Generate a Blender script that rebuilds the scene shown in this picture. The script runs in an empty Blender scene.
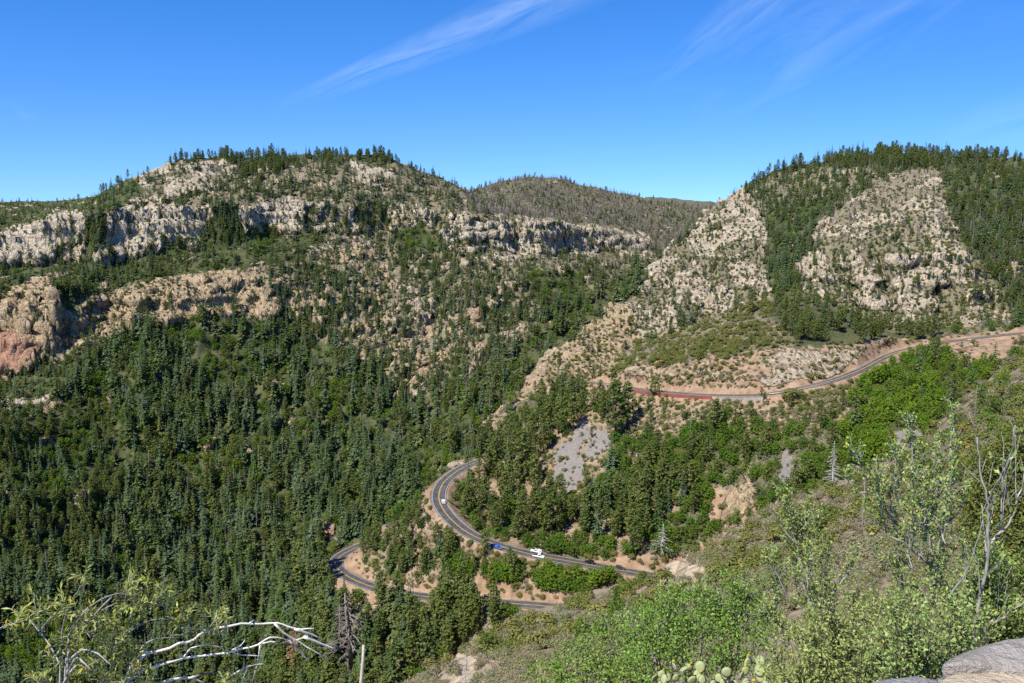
import bpy, math, random, time
import numpy as np
from mathutils import Vector, Matrix, kdtree

T0 = time.time()
R = math.radians
C = bpy.context.scene.collection
scene = bpy.context.scene
rng = np.random.default_rng(11)
random.seed(5)

# ------------------------------------------------------------------ camera
FPX, PITCH = 900.0, R(8.93)
CP, SP = math.cos(PITCH), math.sin(PITCH)

def ray(px, row):
    """direction of a view line through the overlook's eye point: azimuth, tangent of elevation"""
    a = (np.asarray(px, float) - 512) / FPX
    b = (341.5 - np.asarray(row, float)) / FPX
    x, y, z = a, CP + b * SP, -SP + b * CP
    return np.arctan2(x, y), z / np.hypot(x, y)

def at(px, row, d):
    th, t = ray(px, row)
    return Vector((d * math.sin(th), d * math.cos(th), d * t))

def project(x, y, z):
    dep = y * CP - z * SP
    dep = np.where(dep < 0.05, 0.05, dep)
    return 512 + FPX * x / dep, 341.5 - FPX * (y * SP + z * CP) / dep

cam_d = bpy.data.cameras.new('camera')
cam = bpy.data.objects.new('camera', cam_d)
C.objects.link(cam)
cam_d.sensor_width = 36
cam_d.lens = FPX / 1024 * 36
cam_d.clip_start, cam_d.clip_end = 0.05, 60000
cam.rotation_euler = (math.pi / 2 - PITCH, 0, 0)
scene.camera = cam

# ------------------------------------------------------------------ numpy noise
def _h(ix, iy, s):
    n = (ix * 374761393 + iy * 668265263 + s * 974634721) & 0xFFFFFFFF
    n = ((n ^ (n >> 13)) * 1274126177) & 0xFFFFFFFF
    return ((n ^ (n >> 16)) & 0xFFFF) / 32767.5 - 1.0

def vnoise(x, y, s=0):
    ix, iy = np.floor(x).astype(np.int64), np.floor(y).astype(np.int64)
    fx, fy = x - ix, y - iy
    fx = fx * fx * fx * (fx * (fx * 6 - 15) + 10); fy = fy * fy * fy * (fy * (fy * 6 - 15) + 10)
    a, b = _h(ix, iy, s), _h(ix + 1, iy, s)
    c, d = _h(ix, iy + 1, s), _h(ix + 1, iy + 1, s)
    return (a + (b - a) * fx) * (1 - fy) + (c + (d - c) * fx) * fy

def fbm(x, y, s=0, o=3):
    v, a, t = 0, 1.0, 0
    for k in range(o):
        v = v + a * vnoise(x, y, s + k * 17); t += a
        x, y, a = x * 2.03 + 11.3, y * 2.03 - 7.1, a * 0.5
    return v / t

def ridged(x, y, s=0, o=3):
    v, a, t = 0, 1.0, 0
    for k in range(o):
        v = v + a * (1 - 2 * np.abs(vnoise(x, y, s + k * 13))); t += a
        x, y, a = x * 2.03 + 3.3, y * 2.03 - 5.1, a * 0.5
    return v / t

def sstep(a, b, x):
    t = np.clip((x - a) / (b - a), 0, 1)
    return t * t * (3 - 2 * t)

# ------------------------------------------------------------------ terrain lofts
TG = np.radians(np.linspace(-80, 80, 1601))
def smooth(v, n):
    k = np.hanning(2 * n + 3)[1:-1]; k /= k.sum()
    return np.convolve(np.pad(v, n, mode='edge'), k, mode='valid')

class Loft:
    """a slope given by lines from near to far; each line is (px, row, distance)"""
    def __init__(self, lines, near=0.0, far=-0.2, sm=7):
        D, Z = [], []
        for ln in lines:
            a = np.array(ln, float)
            th, t = ray(a[:, 0], a[:, 1])
            d = a[:, 2]
            D.append(smooth(np.exp(np.interp(TG, th, np.log(d))), sm))
            Z.append(smooth(np.interp(TG, th, t * d), sm))
        D = np.array(D)
        for k in range(1, len(D)):
            D[k] = np.maximum(D[k], D[k - 1] + 1.0)
        self.D, self.Z, self.near, self.far = D, np.array(Z), near, far
    def __call__(self, th, d):
        f = np.clip((th - TG[0]) / (TG[1] - TG[0]), 0, len(TG) - 1.001)
        i = f.astype(np.int32); f = f - i
        dk = self.D[0][i] * (1 - f) + self.D[0][i + 1] * f
        zk = self.Z[0][i] * (1 - f) + self.Z[0][i + 1] * f
        z = zk + (d - dk) * self.near
        for k in range(1, len(self.D)):
            d2 = self.D[k][i] * (1 - f) + self.D[k][i + 1] * f
            z2 = self.Z[k][i] * (1 - f) + self.Z[k][i + 1] * f
            z = np.where(d > dk, zk + (z2 - zk) * np.minimum((d - dk) / (d2 - dk), 1), z)
            dk, zk = d2, z2
        return np.where(d > dk, zk + (d - dk) * self.far, z)

def zline(pts):
    """(px, z, d) -> (px, row, d)"""
    out = []
    for px, z, d in pts:
        lo, hi = -3000.0, 6000.0
        for _ in range(50):
            m = (lo + hi) / 2
            if float(ray(px, m)[1]) * d > z: lo = m
            else: hi = m
        out.append((px, lo, d))
    return out

# S1: the brushy slope right below the overlook
S1 = Loft([
    zline([(-300, -1.65, .3), (1300, -1.65, .3)]),
    zline([(-300, -1.7, 1.6), (300, -1.7, 1.7), (800, -1.75, 1.9), (1100, -1.75, 2.4), (1300, -1.75, 2.6)]),
    zline([(-300, -11.5, 15), (300, -10.5, 15), (560, -9.8, 15), (800, -9.4, 15), (1024, -8.4, 15), (1300, -6, 15)]),
    [(-300, 900, 30), (0, 890, 32), (300, 830, 50), (415, 730, 84), (530, 690, 90), (640, 664, 92), (740, 640, 88), (823, 620, 82), (880, 600, 80), (930, 585, 80), (1024, 545, 80), (1200, 500, 90)],
    [(-300, 880, 50), (0, 860, 55), (300, 790, 75), (415, 687, 120), (470, 652, 145), (530, 612, 165), (600, 592, 178), (640, 585, 182), (665, 566, 178), (690, 552, 176),
     (740, 520, 182), (823, 493, 190), (880, 468, 205), (930, 432, 225), (970, 392, 245), (1024, 352, 265), (1200, 300, 300)],
    [(-300, 1000, 70), (0, 960, 75), (300, 880, 100), (415, 790, 165), (530, 720, 210), (640, 680, 240), (740, 630, 250), (823, 600, 260), (880, 570, 280), (930, 520, 300), (970, 470, 320), (1024, 410, 340), (1200, 340, 400)],
], near=0.0, far=-0.75, sm=5)

# S2: the slope across the gully that carries the road
S2 = Loft([
    [(200, 900, 300), (345, 800, 340), (505, 740, 330), (640, 690, 340), (800, 610, 320), (900, 560, 330), (1024, 470, 360), (1200, 420, 380)],
    [(200, 860, 380), (300, 740, 400), (345, 690, 405), (440, 640, 395), (505, 612, 388), (575, 604, 388), (640, 590, 395), (720, 540, 405), (800, 500, 395), (870, 470, 400), (950, 430, 440), (1024, 390, 480), (1200, 370, 480)],
    [(200, 800, 450), (280, 660, 470), (330, 566, 475), (345, 560, 478), (440, 548, 440), (505, 548, 428), (575, 563, 420), (640, 555, 415), (720, 495, 440), (800, 455, 430), (870, 425, 450), (950, 385, 510), (1024, 360, 560), (1200, 350, 560)],
    [(200, 790, 520), (300, 640, 540), (345, 546, 520), (380, 535, 520), (440, 497, 482), (460, 468, 520), (505, 470, 520), (560, 455, 510), (600, 440, 500), (640, 440, 490), (720, 430, 470), (800, 415, 462), (870, 390, 492), (950, 358, 560), (1024, 342, 600), (1200, 338, 600)],
    [(200, 780, 600), (300, 650, 620), (345, 600, 620), (440, 530, 560), (470, 462, 535), (505, 420, 590), (560, 390, 590), (600, 384, 577), (640, 388, 543), (720, 394, 500), (800, 387, 493), (870, 364, 540), (950, 340, 604), (1024, 333, 622), (1200, 330, 622)],
    [(200, 780, 700), (345, 680, 700), (440, 580, 620), (470, 500, 580), (505, 440, 640), (560, 400, 640), (600, 374, 600), (640, 366, 568), (720, 360, 525), (800, 345, 528), (870, 338, 568), (950, 333, 625), (1024, 322, 645), (1200, 320, 650)],
    [(200, 780, 800), (345, 720, 800), (440, 640, 700), (470, 550, 640), (505, 470, 690), (560, 420, 700), (600, 375, 650), (640, 346, 650), (700, 324, 660), (760, 300, 660), (800, 293, 670), (840, 312, 660), (870, 328, 640), (950, 331, 660), (1024, 321, 680), (1200, 320, 690)],
], near=0.3, far=-0.55)

# S4: the right-hand massif with its rocky spur
S4 = Loft([
    [(300, 760, 540), (440, 640, 540), (480, 500, 545), (520, 450, 600), (560, 430, 640), (600, 400, 690), (640, 370, 770), (700, 345, 850), (760, 330, 880), (800, 318, 880), (870, 340, 860), (950, 345, 850), (1024, 340, 850), (1200, 340, 850)],
    [(300, 740, 560), (440, 600, 570), (480, 462, 580), (520, 415, 650), (560, 385, 710), (600, 358, 780), (640, 328, 860), (700, 290, 950), (760, 275, 1000), (800, 282, 960), (870, 305, 910), (950, 312, 900), (1024, 312, 900), (1200, 310, 900)],
    [(300, 735, 580), (440, 590, 590), (480, 450, 600), (520, 398, 690), (560, 355, 770), (600, 330, 850), (640, 296, 930), (700, 245, 1060), (760, 225, 1120), (800, 240, 1060), (870, 245, 960), (950, 250, 950), (1024, 262, 960), (1200, 270, 960)],
    [(300, 733, 600), (440, 585, 600), (480, 444, 610), (520, 392, 705), (560, 348, 790), (600, 326, 880), (640, 288, 970), (700, 222, 1150), (760, 188, 1250), (800, 195, 1220), (870, 195, 1120), (950, 200, 1090), (1024, 215, 1120), (1200, 230, 1120)],
    [(300, 732, 620), (440, 583, 610), (480, 442, 620), (520, 391, 715), (560, 347, 800), (600, 326, 900), (640, 286, 990), (670, 255, 1080), (700, 221, 1180), (730, 196, 1260), (760, 178, 1330), (780, 168, 1360), (830, 158, 1400), (890, 152, 1420), (950, 156, 1400), (1024, 158, 1390), (1200, 165, 1300)],
    [(300, 760, 760), (440, 640, 760), (480, 520, 760), (520, 470, 880), (600, 400, 1060), (640, 360, 1180), (700, 290, 1380), (760, 215, 1600), (830, 180, 1750), (950, 175, 1800), (1200, 178, 1800)],
], near=0.4, far=-0.12)

# S3: the left massif, the forested slope and the canyon floor
S3 = Loft([
    [(-200, 800, 420), (200, 800, 420), (350, 760, 440), (470, 640, 520), (540, 560, 640), (700, 400, 900), (800, 380, 900), (1200, 380, 900)],
    [(-200, 690, 600), (0, 690, 600), (200, 690, 600), (300, 675, 590), (400, 600, 640), (470, 500, 720), (540, 430, 860), (600, 375, 1000), (650, 330, 1200), (700, 320, 1300), (800, 320, 1350), (1200, 320, 1350)],
    [(-200, 560, 740), (0, 560, 760), (200, 560, 800), (300, 560, 790), (400, 520, 780), (470, 450, 840), (540, 390, 960), (600, 345, 1120), (650, 300, 1330), (700, 300, 1450), (800, 300, 1450), (1200, 300, 1450)],
    [(-200, 470, 860), (0, 440, 880), (100, 430, 966), (200, 430, 960), (300, 430, 970), (400, 430, 930), (470, 400, 960), (540, 350, 1080), (600, 310, 1260), (650, 280, 1480), (700, 290, 1600), (1200, 290, 1600)],
    [(-200, 420, 1116), (0, 382, 1092), (60, 350, 1100), (100, 320, 1134), (200, 312, 1110), (300, 325, 1130), (400, 335, 1110), (470, 338, 1100), (540, 305, 1210), (600, 282, 1390), (650, 262, 1600), (700, 285, 1700), (1200, 290, 1700)],
    [(-200, 320, 1152), (0, 292, 1133), (60, 282, 1133), (100, 288, 1166), (200, 278, 1150), (300, 275, 1185), (400, 285, 1190), (470, 290, 1190), (540, 270, 1300), (600, 262, 1470), (650, 255, 1680), (700, 280, 1780), (1200, 290, 1780)],
    [(-200, 300, 1260), (0, 270, 1265), (60, 262, 1276), (100, 264, 1260), (200, 248, 1260), (300, 234, 1300), (400, 238, 1330), (470, 244, 1340), (540, 254, 1430), (600, 250, 1590), (650, 250, 1760), (700, 278, 1860), (1200, 290, 1860)],
    [(-200, 235, 1296), (0, 232, 1294), (60, 218, 1304), (100, 212, 1286), (200, 207, 1290), (300, 202, 1330), (400, 206, 1370), (470, 214, 1380), (540, 222, 1470), (600, 228, 1640), (650, 242, 1800), (700, 276, 1900), (1200, 290, 1900)],
    [(-200, 205, 1900), (0, 204, 1950), (60, 204, 1900), (90, 198, 1750), (110, 189, 1600), (135, 176, 1560), (160, 168, 1560), (185, 160, 1560), (240, 157, 1600), (300, 155, 1640), (370, 155, 1680), (400, 161, 1700), (425, 172, 1720), (450, 182, 1740), (475, 196, 1740), (540, 214, 1760), (600, 224, 1820), (650, 240, 1900), (700, 275, 2000), (1200, 290, 2000)],
    [(-200, 203, 3000), (0, 203, 3000), (110, 201, 2400), (240, 175, 2300), (370, 175, 2300), (450, 215, 2100), (540, 240, 2000), (700, 280, 2200), (1200, 290, 2200)],
], near=0.05, far=-0.1)

# S5: the far burned mountain and the plateau beyond
S5 = Loft([
    [(-200, 300, 1700), (400, 290, 1700), (540, 262, 1500), (600, 258, 1700), (650, 256, 1900), (720, 262, 2100), (1200, 260, 2100)],
    [(-200, 280, 1900), (400, 250, 1900), (540, 225, 1700), (600, 230, 1850), (650, 238, 2100), (720, 240, 2300), (1200, 240, 2300)],
    [(-200, 240, 2300), (400, 225, 2300), (430, 208, 2300), (470, 192, 2320), (490, 185, 2330), (510, 179, 2340), (540, 176, 2350), (560, 178, 2370), (590, 187, 2400), (620, 194, 2450), (650, 200, 2500), (690, 207, 2600), (730, 214, 2700), (1200, 220, 2700)],
    [(-200, 207, 3600), (400, 205, 3600), (540, 203, 3600), (620, 200, 3600), (660, 197, 3650), (700, 201, 3700), (740, 205, 3800), (1200, 205, 3800)],
], near=0.55, far=-0.004)

th_core = np.radians(np.linspace(-33.5, 33.5, 1000))
th_out = np.radians(np.linspace(34.2, 78, 46))
TH = np.concatenate([-th_out[::-1], th_core, th_out])
DD = np.concatenate([np.geomspace(.3, 20, 70, endpoint=False), np.geomspace(20, 120, 110, endpoint=False),
                     np.linspace(120, 280, 120, endpoint=False), np.linspace(280, 380, 40, endpoint=False), np.linspace(380, 700, 240, endpoint=False),
                     np.linspace(700, 1500, 400, endpoint=False), np.linspace(1500, 2700, 190, endpoint=False), np.geomspace(2700, 30000, 40)])
NC, NR = len(TH), len(DD)
th, d = np.meshgrid(TH, DD)
X, Y = d * np.sin(th), d * np.cos(th)

# gullies and buttresses: shift the slopes along the view of the canyon walls
def warp(th, d, a1, a2, a3, s):
    wx = 30 * vnoise(X / 90, Y / 90, s + 50)
    g = a1 * ridged((X + wx) / 150, Y / 420, s, 2) + a2 * ridged((X + wx) / 52, Y / 160, s + 7, 2) + a3 * fbm(X / 17, Y / 30, s + 9, 2)
    return g
w3 = warp(th, d, 34, 15, 6, 3)
far_ok = sstep(650, 950, d)
z3 = S3(th + 6 / np.maximum(d, 50) * fbm(X / 40, Y / 40, 88, 2), d + w3 * far_ok)
w4 = warp(th, d, 20, 15, 6, 31)
z4 = S4(th + 5 / np.maximum(d, 50) * fbm(X / 40, Y / 40, 89, 2), d + w4 * sstep(480, 800, d))
z5 = S5(th, d + 1.4 * warp(th, d, 40, 20, 5, 63))
z2 = S2(th, d + 7 * fbm(X / 40, Y / 60, 71, 3))
z1 = S1(th, d + np.clip(d * .02, 0, 4) * fbm(X / 18, Y / 25, 72, 3))
Z = np.maximum.reduce([z1, z2, z3, z4, z5])
SID = np.argmax(np.stack([z1, z2, z3, z4, z5]), 0).astype(np.int8) + 1
del z1, z2, z3, z4, z5
# ledges in the far walls, and roughness that grows with distance
rough = fbm(X / 34, Y / 34, 5, 4) * np.clip(d / 900, 0, 1) * 7 + fbm(X / 6, Y / 6, 6, 2) * np.clip(d / 300, .02, 1) * .8
step_h = 17 + 5 * vnoise(X / 300, Y / 300, 90)
q = Z / step_h + .9 * fbm(X / 90, Y / 90, 91, 3)
fr = q - np.floor(q)
ledge = (sstep(.25, .85, fr) - fr) * step_h * .45
Z = Z + rough + ledge * sstep(650, 850, d) * np.isin(SID, (3, 4, 5)) * (1 - .8 * sstep(1600, 1900, d))

# ------------------------------------------------------------------ roads
def road_path(pts, step=2.0):
    """pts (px, row, z): points where the road's height is known -> smooth 3D path"""
    P = []
    for px, row, z in pts:
        t = float(ray(px, row)[1]); P.append(at(px, row, z / t))
    P = [P[0] * 2 - P[1]] + P + [P[-1] * 2 - P[-2]]
    out = []
    for k in range(1, len(P) - 2):
        p0, p1, p2, p3 = P[k - 1:k + 3]
        n = max(2, int((p2 - p1).length / step))
        for i in range(n):
            t = i / n
            out.append(.5 * ((2 * p1) + (p2 - p0) * t + (2 * p0 - 5 * p1 + 4 * p2 - p3) * t * t + (3 * p1 - p0 - 3 * p2 + p3) * t ** 3))
    out.append(P[-2])
    a = np.array([list(v) for v in out])
    for _ in range(3):
        a[1:-1] = (a[:-2] + 2 * a[1:-1] + a[2:]) / 4
    return a

UP_Z = lambda px: np.interp(px, [590, 600, 640, 720, 800, 870, 950, 1030], [-119, -118, -114, -106.5, -98.5, -92, -84, -79])
upper_px = [(1120, 331), (1060, 332), (1024, 333), (985, 337), (945, 342), (905, 350), (885, 357), (860, 370), (830, 381), (800, 388), (765, 394), (720, 395), (680, 393), (640, 389), (612, 385), (598, 383), (588, 382)]
ROAD_UP = road_path([(x, y, float(UP_Z(min(x, 1030)))) for x, y in upper_px])
mid_px = [(700, 583, -178), (660, 577, -176), (620, 570, -174), (580, 563, -171), (535, 555, -168.5), (500, 546, -166), (470, 534, -163.5), (449, 517, -161.2), (439, 500, -159.4), (442, 485, -157.8), (453, 474, -156.2), (466, 466, -155), (480, 461, -153)]
ROAD_MID = road_path(mid_px)
low_px = [(640, 624, -179), (590, 612, -180.5), (545, 606, -182), (505, 603, -184), (470, 600, -186.5), (430, 597, -189), (385, 590, -192), (357, 581, -194.5), (339, 570, -196.5), (336, 561, -198), (345, 553, -199.5), (360, 546, -201), (380, 538, -203)]
ROAD_LOW = road_path(low_px)
roads = [ROAD_UP, ROAD_MID, ROAD_LOW]
allp = np.vstack(roads)
kds = []
for rp in roads:
    k_ = kdtree.KDTree(len(rp))
    for i, p in enumerate(rp): k_.insert((p[0], p[1], 0), i)
    k_.balance(); kds.append(k_)
r0, r1 = np.searchsorted(DD, 345), np.searchsorted(DD, 705)
xmin, xmax = allp[:, 0].min() - 40, allp[:, 0].max() + 40
SHS = (3.7, 4.9, 4.9); SH = 5.6
RD = np.full(Z.shape, 99.0, np.float32)
jag = vnoise(X[r0:r1] / 3, Y[r0:r1] / 3, 4)
for i in range(r0, r1):
    for j in np.nonzero((X[i] > xmin) & (X[i] < xmax))[0]:
        fs = []
        for rp, k_, sh in zip(roads, kds, SHS):
            _, k, ds = k_.find((X[i, j], Y[i, j], 0))
            if ds < 40: fs.append((ds, rp[k, 2] - .18, sh))
        if not fs: continue
        fs.sort()
        ds, rz, sh0 = fs[0]
        RD[i, j] = ds
        e = max(0.0, ds - sh0)
        zz = Z[i, j]
        k2 = 1 - max(0.0, min(1.0, (ds - 28) / 12))
        hi = rz + e * 1.5 + (.5 * jag[i - r0, j] if e > 1 else 0)
        lo = rz - e * .85
        z1_ = zz + (min(max(zz, lo), hi) - zz) * k2
        if len(fs) > 1:      # between two levels of road: an even bank
            e2 = max(0.0, fs[1][0] - fs[1][2])
            if e + e2 > 0:
                zb = (rz * e2 + fs[1][1] * e) / (e + e2) + min(e, e2, 4) * .35 * jag[i - r0, j]
                kb = 1 - max(0.0, min(1.0, (fs[1][0] - 26) / 14))
                z1_ = z1_ + (zb - z1_) * kb
        Z[i, j] = z1_
print('terrain', round(time.time() - T0, 1))

# ------------------------------------------------------------------ land cover map (by bearing and elevation of the slopes as surveyed)
MW, MH = 580, 400     # covers px -68..1092, row 80..880 at 2 px per cell
cx, cy = np.meshgrid(np.arange(MW) * 2 - 68, np.arange(MH) * 2 + 80)
cov = np.zeros((MH, MW), np.int16)
TYPES = {}
TNAMES = []
def ctype(name, **k):
    TYPES[name] = k; TNAMES.append(name)
#       rock: share of bare rock; tone 0 white .. .5 tan .. 1 red; green: ground cover; grey: grey scree
ctype('mixed', rock=.31, tone=.3, green=.5, fir=64, pine=22, oak=34, jun=46, snag=30, s=.66)
ctype('forest', rock=.04, tone=.45, green=.72, fir=14.5, pine=2.5, oak=19, jun=10, maple=1.4, snag=2.2, s=1.34)
ctype('forest_open', rock=.1, tone=.45, green=.8, fir=10, pine=12, oak=42, jun=22, snag=1, s=.8)
ctype('gully_forest', rock=.05, tone=.3, green=.8, fir=48, pine=10, oak=30, jun=12, snag=3, s=.74)
ctype('cliff', rock=.86, tone=.1, green=.35, fir=18, pine=7, oak=14, jun=50, snag=0, s=.5)
ctype('cliff_shrub', rock=.56, tone=.2, green=.5, fir=20, pine=10, oak=26, jun=70, snag=22, s=.46)
ctype('cliff_tan', rock=.84, tone=.5, green=.35, fir=14, pine=8, oak=12, jun=56, snag=1, s=.5)
ctype('cliff_red', rock=.95, tone=.9, green=.2, fir=.5, pine=0, oak=0, jun=3, snag=0, s=.6)
ctype('cliff_grey', rock=.85, tone=.05, green=.4, grey=.6, fir=2, pine=1, oak=6, jun=12, snag=0, s=.6)
ctype('slope_brush', rock=.22, tone=.35, green=.8, fir=34, pine=14, oak=44, jun=130, snag=3, s=.58)
ctype('burn', rock=.12, tone=.15, green=.58, grey=.16, fir=46, pine=24, oak=44, jun=70, snag=520, s=.68)
ctype('mixed_tan', rock=.44, tone=.5, green=.45, fir=44, pine=20, oak=26, jun=46, snag=24, s=.64)
ctype('snag_rock', rock=.46, tone=.2, green=.45, grey=.15, fir=14, pine=6, oak=14, jun=80, snag=110, s=.46)
ctype('rim_forest', rock=.12, tone=.2, green=.75, fir=50, pine=130, oak=30, jun=30, snag=26, s=.8)
ctype('right_forest', rock=.12, tone=.3, green=.75, fir=42, pine=22, oak=26, jun=20, snag=34, s=.74)
ctype('knoll', rock=.08, tone=.5, green=.5, fir=0, pine=.4, oak=3, jun=90, sage=60, snag=0, s=.85)
ctype('knoll_pine', rock=.03, tone=.5, green=.7, fir=3, pine=20, oak=3, jun=12, snag=0, s=.62)
ctype('cut', rock=.62, tone=.46, green=.22, cut=.9, fir=0, pine=0, oak=1, jun=26, sage=80, snag=0, s=.42)
ctype('below_road', rock=.22, tone=.5, green=.36, cut=.6, fir=.4, pine=1, oak=6, jun=32, sage=120, snag=.1, s=.52)
ctype('oak_slope', rock=.06, tone=.5, green=.6, fir=.4, pine=1.4, oak=30, jun=16, sage=24, snag=.1, s=.85)
ctype('soil', rock=.25, tone=.55, green=.12, cut=1, fir=0, pine=.2, oak=.6, jun=5, sage=14, snag=0, s=.5)
ctype('cut_rock', rock=.85, tone=.28, green=.3, grey=.25, cut=.8, fir=0, pine=0, oak=1, jun=16, sage=20, snag=0, s=.4)
ctype('broken_cliff', rock=.58, tone=.16, green=.5, fir=46, pine=18, oak=28, jun=44, snag=18, s=.55)
ctype('grove', rock=.02, tone=.45, green=.85, fir=5, pine=1, oak=34, maple=24, jun=10, snag=.5, s=.95)
ctype('scree', rock=.1, tone=.2, green=.0, grey=1, fir=0, pine=0, oak=.6, jun=3, sage=16, snag=0, s=.5)
ctype('pines', rock=.06, tone=.55, green=.4, cut=.6, fir=2, pine=11, oak=9, jun=10, sage=16, snag=.3, s=.9)
ctype('road_nose', rock=.08, tone=.5, green=.45, cut=.6, fir=1.2, pine=13, oak=17, jun=26, sage=60, snag=.5, s=.7)
ctype('pines_dense', rock=.03, tone=.5, green=.55, fir=7, pine=10, oak=4, jun=3, snag=.7, s=1.0)
ctype('maples', rock=.05, tone=.5, green=.7, fir=.7, pine=.2, oak=9, maple=36, jun=4, snag=0, s=.95)
ctype('sage', rock=.12, tone=.5, green=.32, cut=.45, fir=0, pine=0, oak=.3, jun=11, sage=30, snag=.05, s=.55)
ctype('outcrop', rock=.98, tone=.34, green=.1, fir=0, pine=0, oak=0, jun=1, sage=7, snag=0, s=.5)
ctype('gully_green', rock=.05, tone=.5, green=.65, fir=1.6, pine=1, oak=36, maple=9, jun=22, sage=24, snag=.1, s=.75)
ctype('right_hill', rock=.12, tone=.5, green=.42, cut=.3, fir=0, pine=0, oak=2, maple=.6, jun=9, sage=46, snag=.05, s=.5)

def inpoly(poly, x, y):
    r = np.zeros(x.shape, bool)
    n = len(poly)
    for i in range(n):
        x1, y1 = poly[i]; x2, y2 = poly[(i + 1) % n]
        if y1 == y2: continue
        c = ((y1 > y) != (y2 > y)) & (x < (x2 - x1) * (y - y1) / (y2 - y1) + x1)
        r ^= c
    return r
wxm = cx + 7 * fbm(cx / 22, cy / 22, 201, 3); wym = cy + 7 * fbm(cx / 22, cy / 22, 202, 3)
def paint(name, poly, sharp=False):
    cov[inpoly(poly, cx if sharp else wxm, cy if sharp else wym)] = TNAMES.index(name)

paint('rim_forest', [(-90, 80), (1100, 80), (1100, 165), (830, 160), (700, 220), (470, 190), (400, 165), (320, 160), (110, 200), (-90, 212)])
paint('slope_brush', [(-90, 205), (110, 190), (110, 215), (30, 228), (-90, 240)])
paint('broken_cliff', [(100, 195), (140, 172), (180, 160), (225, 158), (240, 178), (200, 190), (150, 206), (110, 212)])
paint('cliff', [(-90, 240), (30, 225), (60, 210), (90, 213), (88, 242), (62, 240), (38, 262), (-90, 285)])
paint('cliff', [(106, 213), (150, 205), (210, 206), (210, 228), (182, 243), (150, 246), (126, 262), (108, 260)])
paint('cliff', [(230, 208), (270, 203), (312, 198), (322, 220), (290, 230), (238, 226)])
paint('broken_cliff', [(312, 200), (350, 205), (360, 240), (320, 262), (290, 240)])
paint('slope_brush', [(-90, 285), (40, 265), (90, 262), (240, 236), (330, 228), (300, 265), (240, 272), (150, 280), (60, 310), (-90, 312)])
paint('gully_forest', [(88, 212), (92, 196), (130, 178), (142, 192), (110, 216), (106, 262), (95, 300), (70, 310), (62, 288), (86, 262)])
paint('gully_forest', [(212, 212), (232, 200), (245, 240), (228, 282), (205, 290), (200, 255)])
paint('cliff_tan', [(-90, 305), (0, 300), (20, 282), (50, 275), (60, 312), (95, 298), (130, 280), (180, 274), (262, 262), (282, 300), (262, 328), (215, 312), (175, 318), (128, 328), (80, 342), (30, 364), (-90, 400)])
paint('cliff_red', [(-90, 340), (0, 330), (45, 338), (50, 350), (28, 364), (-90, 402)])
paint('slope_brush', [(-90, 402), (28, 366), (80, 344), (135, 328), (120, 352), (72, 388), (-90, 424)])
paint('cliff_grey', [(-90, 402), (30, 395), (65, 398), (70, 416), (10, 424), (-90, 428)])
paint('mixed_tan', [(255, 270), (300, 262), (340, 238), (395, 250), (395, 310), (380, 330), (300, 325), (270, 300)])
paint('broken_cliff', [(350, 160), (395, 170), (395, 185), (350, 180)])
paint('burn', [(465, 195), (470, 180), (540, 168), (600, 182), (720, 205), (700, 232), (655, 250), (600, 228), (520, 222), (470, 216)])
paint('broken_cliff', [(400, 205), (440, 212), (500, 213), (560, 220), (600, 226), (652, 236), (645, 258), (590, 252), (530, 262), (480, 256), (440, 246), (400, 228)])
paint('broken_cliff', [(540, 224), (590, 226), (630, 236), (625, 250), (585, 250), (545, 246)])
paint('mixed_tan', [(340, 345), (390, 330), (480, 305), (490, 340), (440, 370), (400, 395), (350, 370)])
paint('forest', [(-90, 430), (60, 395), (128, 332), (175, 320), (215, 314), (300, 332), (345, 352), (400, 400), (470, 385), (500, 350), (560, 305), (640, 262), (664, 262), (610, 330), (530, 390), (478, 440), (455, 470), (400, 525), (340, 548), (330, 600), (440, 700), (440, 900), (-90, 900)])
paint('forest_open', [(-90, 430), (75, 395), (115, 400), (135, 480), (110, 560), (40, 580), (-90, 600)])
for g_ in ([(193, 364), (240, 350), (258, 378), (212, 394)], [(395, 458), (440, 440), (462, 466), (420, 486)], [(-20, 650), (50, 610), (110, 650), (60, 700), (-20, 700)], [(525, 272), (580, 272), (592, 300), (545, 312)],
           [(30, 450), (85, 430), (105, 465), (60, 500)], [(150, 330), (190, 322), (200, 345), (160, 352)], [(248, 225), (275, 232), (262, 262), (240, 255)], [(395, 235), (425, 226), (440, 244), (410, 256)]):
    paint('grove', g_)
paint('cliff_tan', [(482, 438), (520, 393), (580, 328), (640, 298), (645, 345), (615, 380), (560, 388), (530, 402), (500, 432)])
paint('cliff_shrub', [(625, 300), (640, 282), (700, 215), (745, 184), (800, 180), (775, 235), (790, 292), (720, 318), (640, 335)])
paint('rim_forest', [(740, 190), (765, 172), (830, 140), (1100, 140), (1100, 175), (950, 166), (905, 168), (860, 182), (830, 205), (775, 205)])
paint('mixed', [(740, 196), (780, 172), (830, 166), (905, 166), (895, 174), (860, 184), (830, 208), (775, 212)])
paint('gully_forest', [(768, 205), (830, 200), (815, 240), (802, 290), (770, 305), (763, 260)])
paint('snag_rock', [(810, 235), (850, 195), (905, 168), (945, 170), (968, 245), (900, 250), (830, 258)])
paint('cliff_shrub', [(800, 255), (860, 232), (960, 240), (1010, 300), (1016, 335), (930, 330), (860, 325), (798, 292)])
paint('right_forest', [(938, 165), (1100, 150), (1100, 330), (1018, 325), (1005, 295), (970, 250), (948, 205)])
paint('cliff_shrub', [(985, 285), (1005, 290), (1014, 330), (980, 332)])
paint('oak_slope', [(460, 475), (520, 402), (600, 385), (640, 350), (880, 330), (1100, 330), (1100, 560), (640, 600), (330, 612), (335, 550), (430, 508)])
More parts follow.
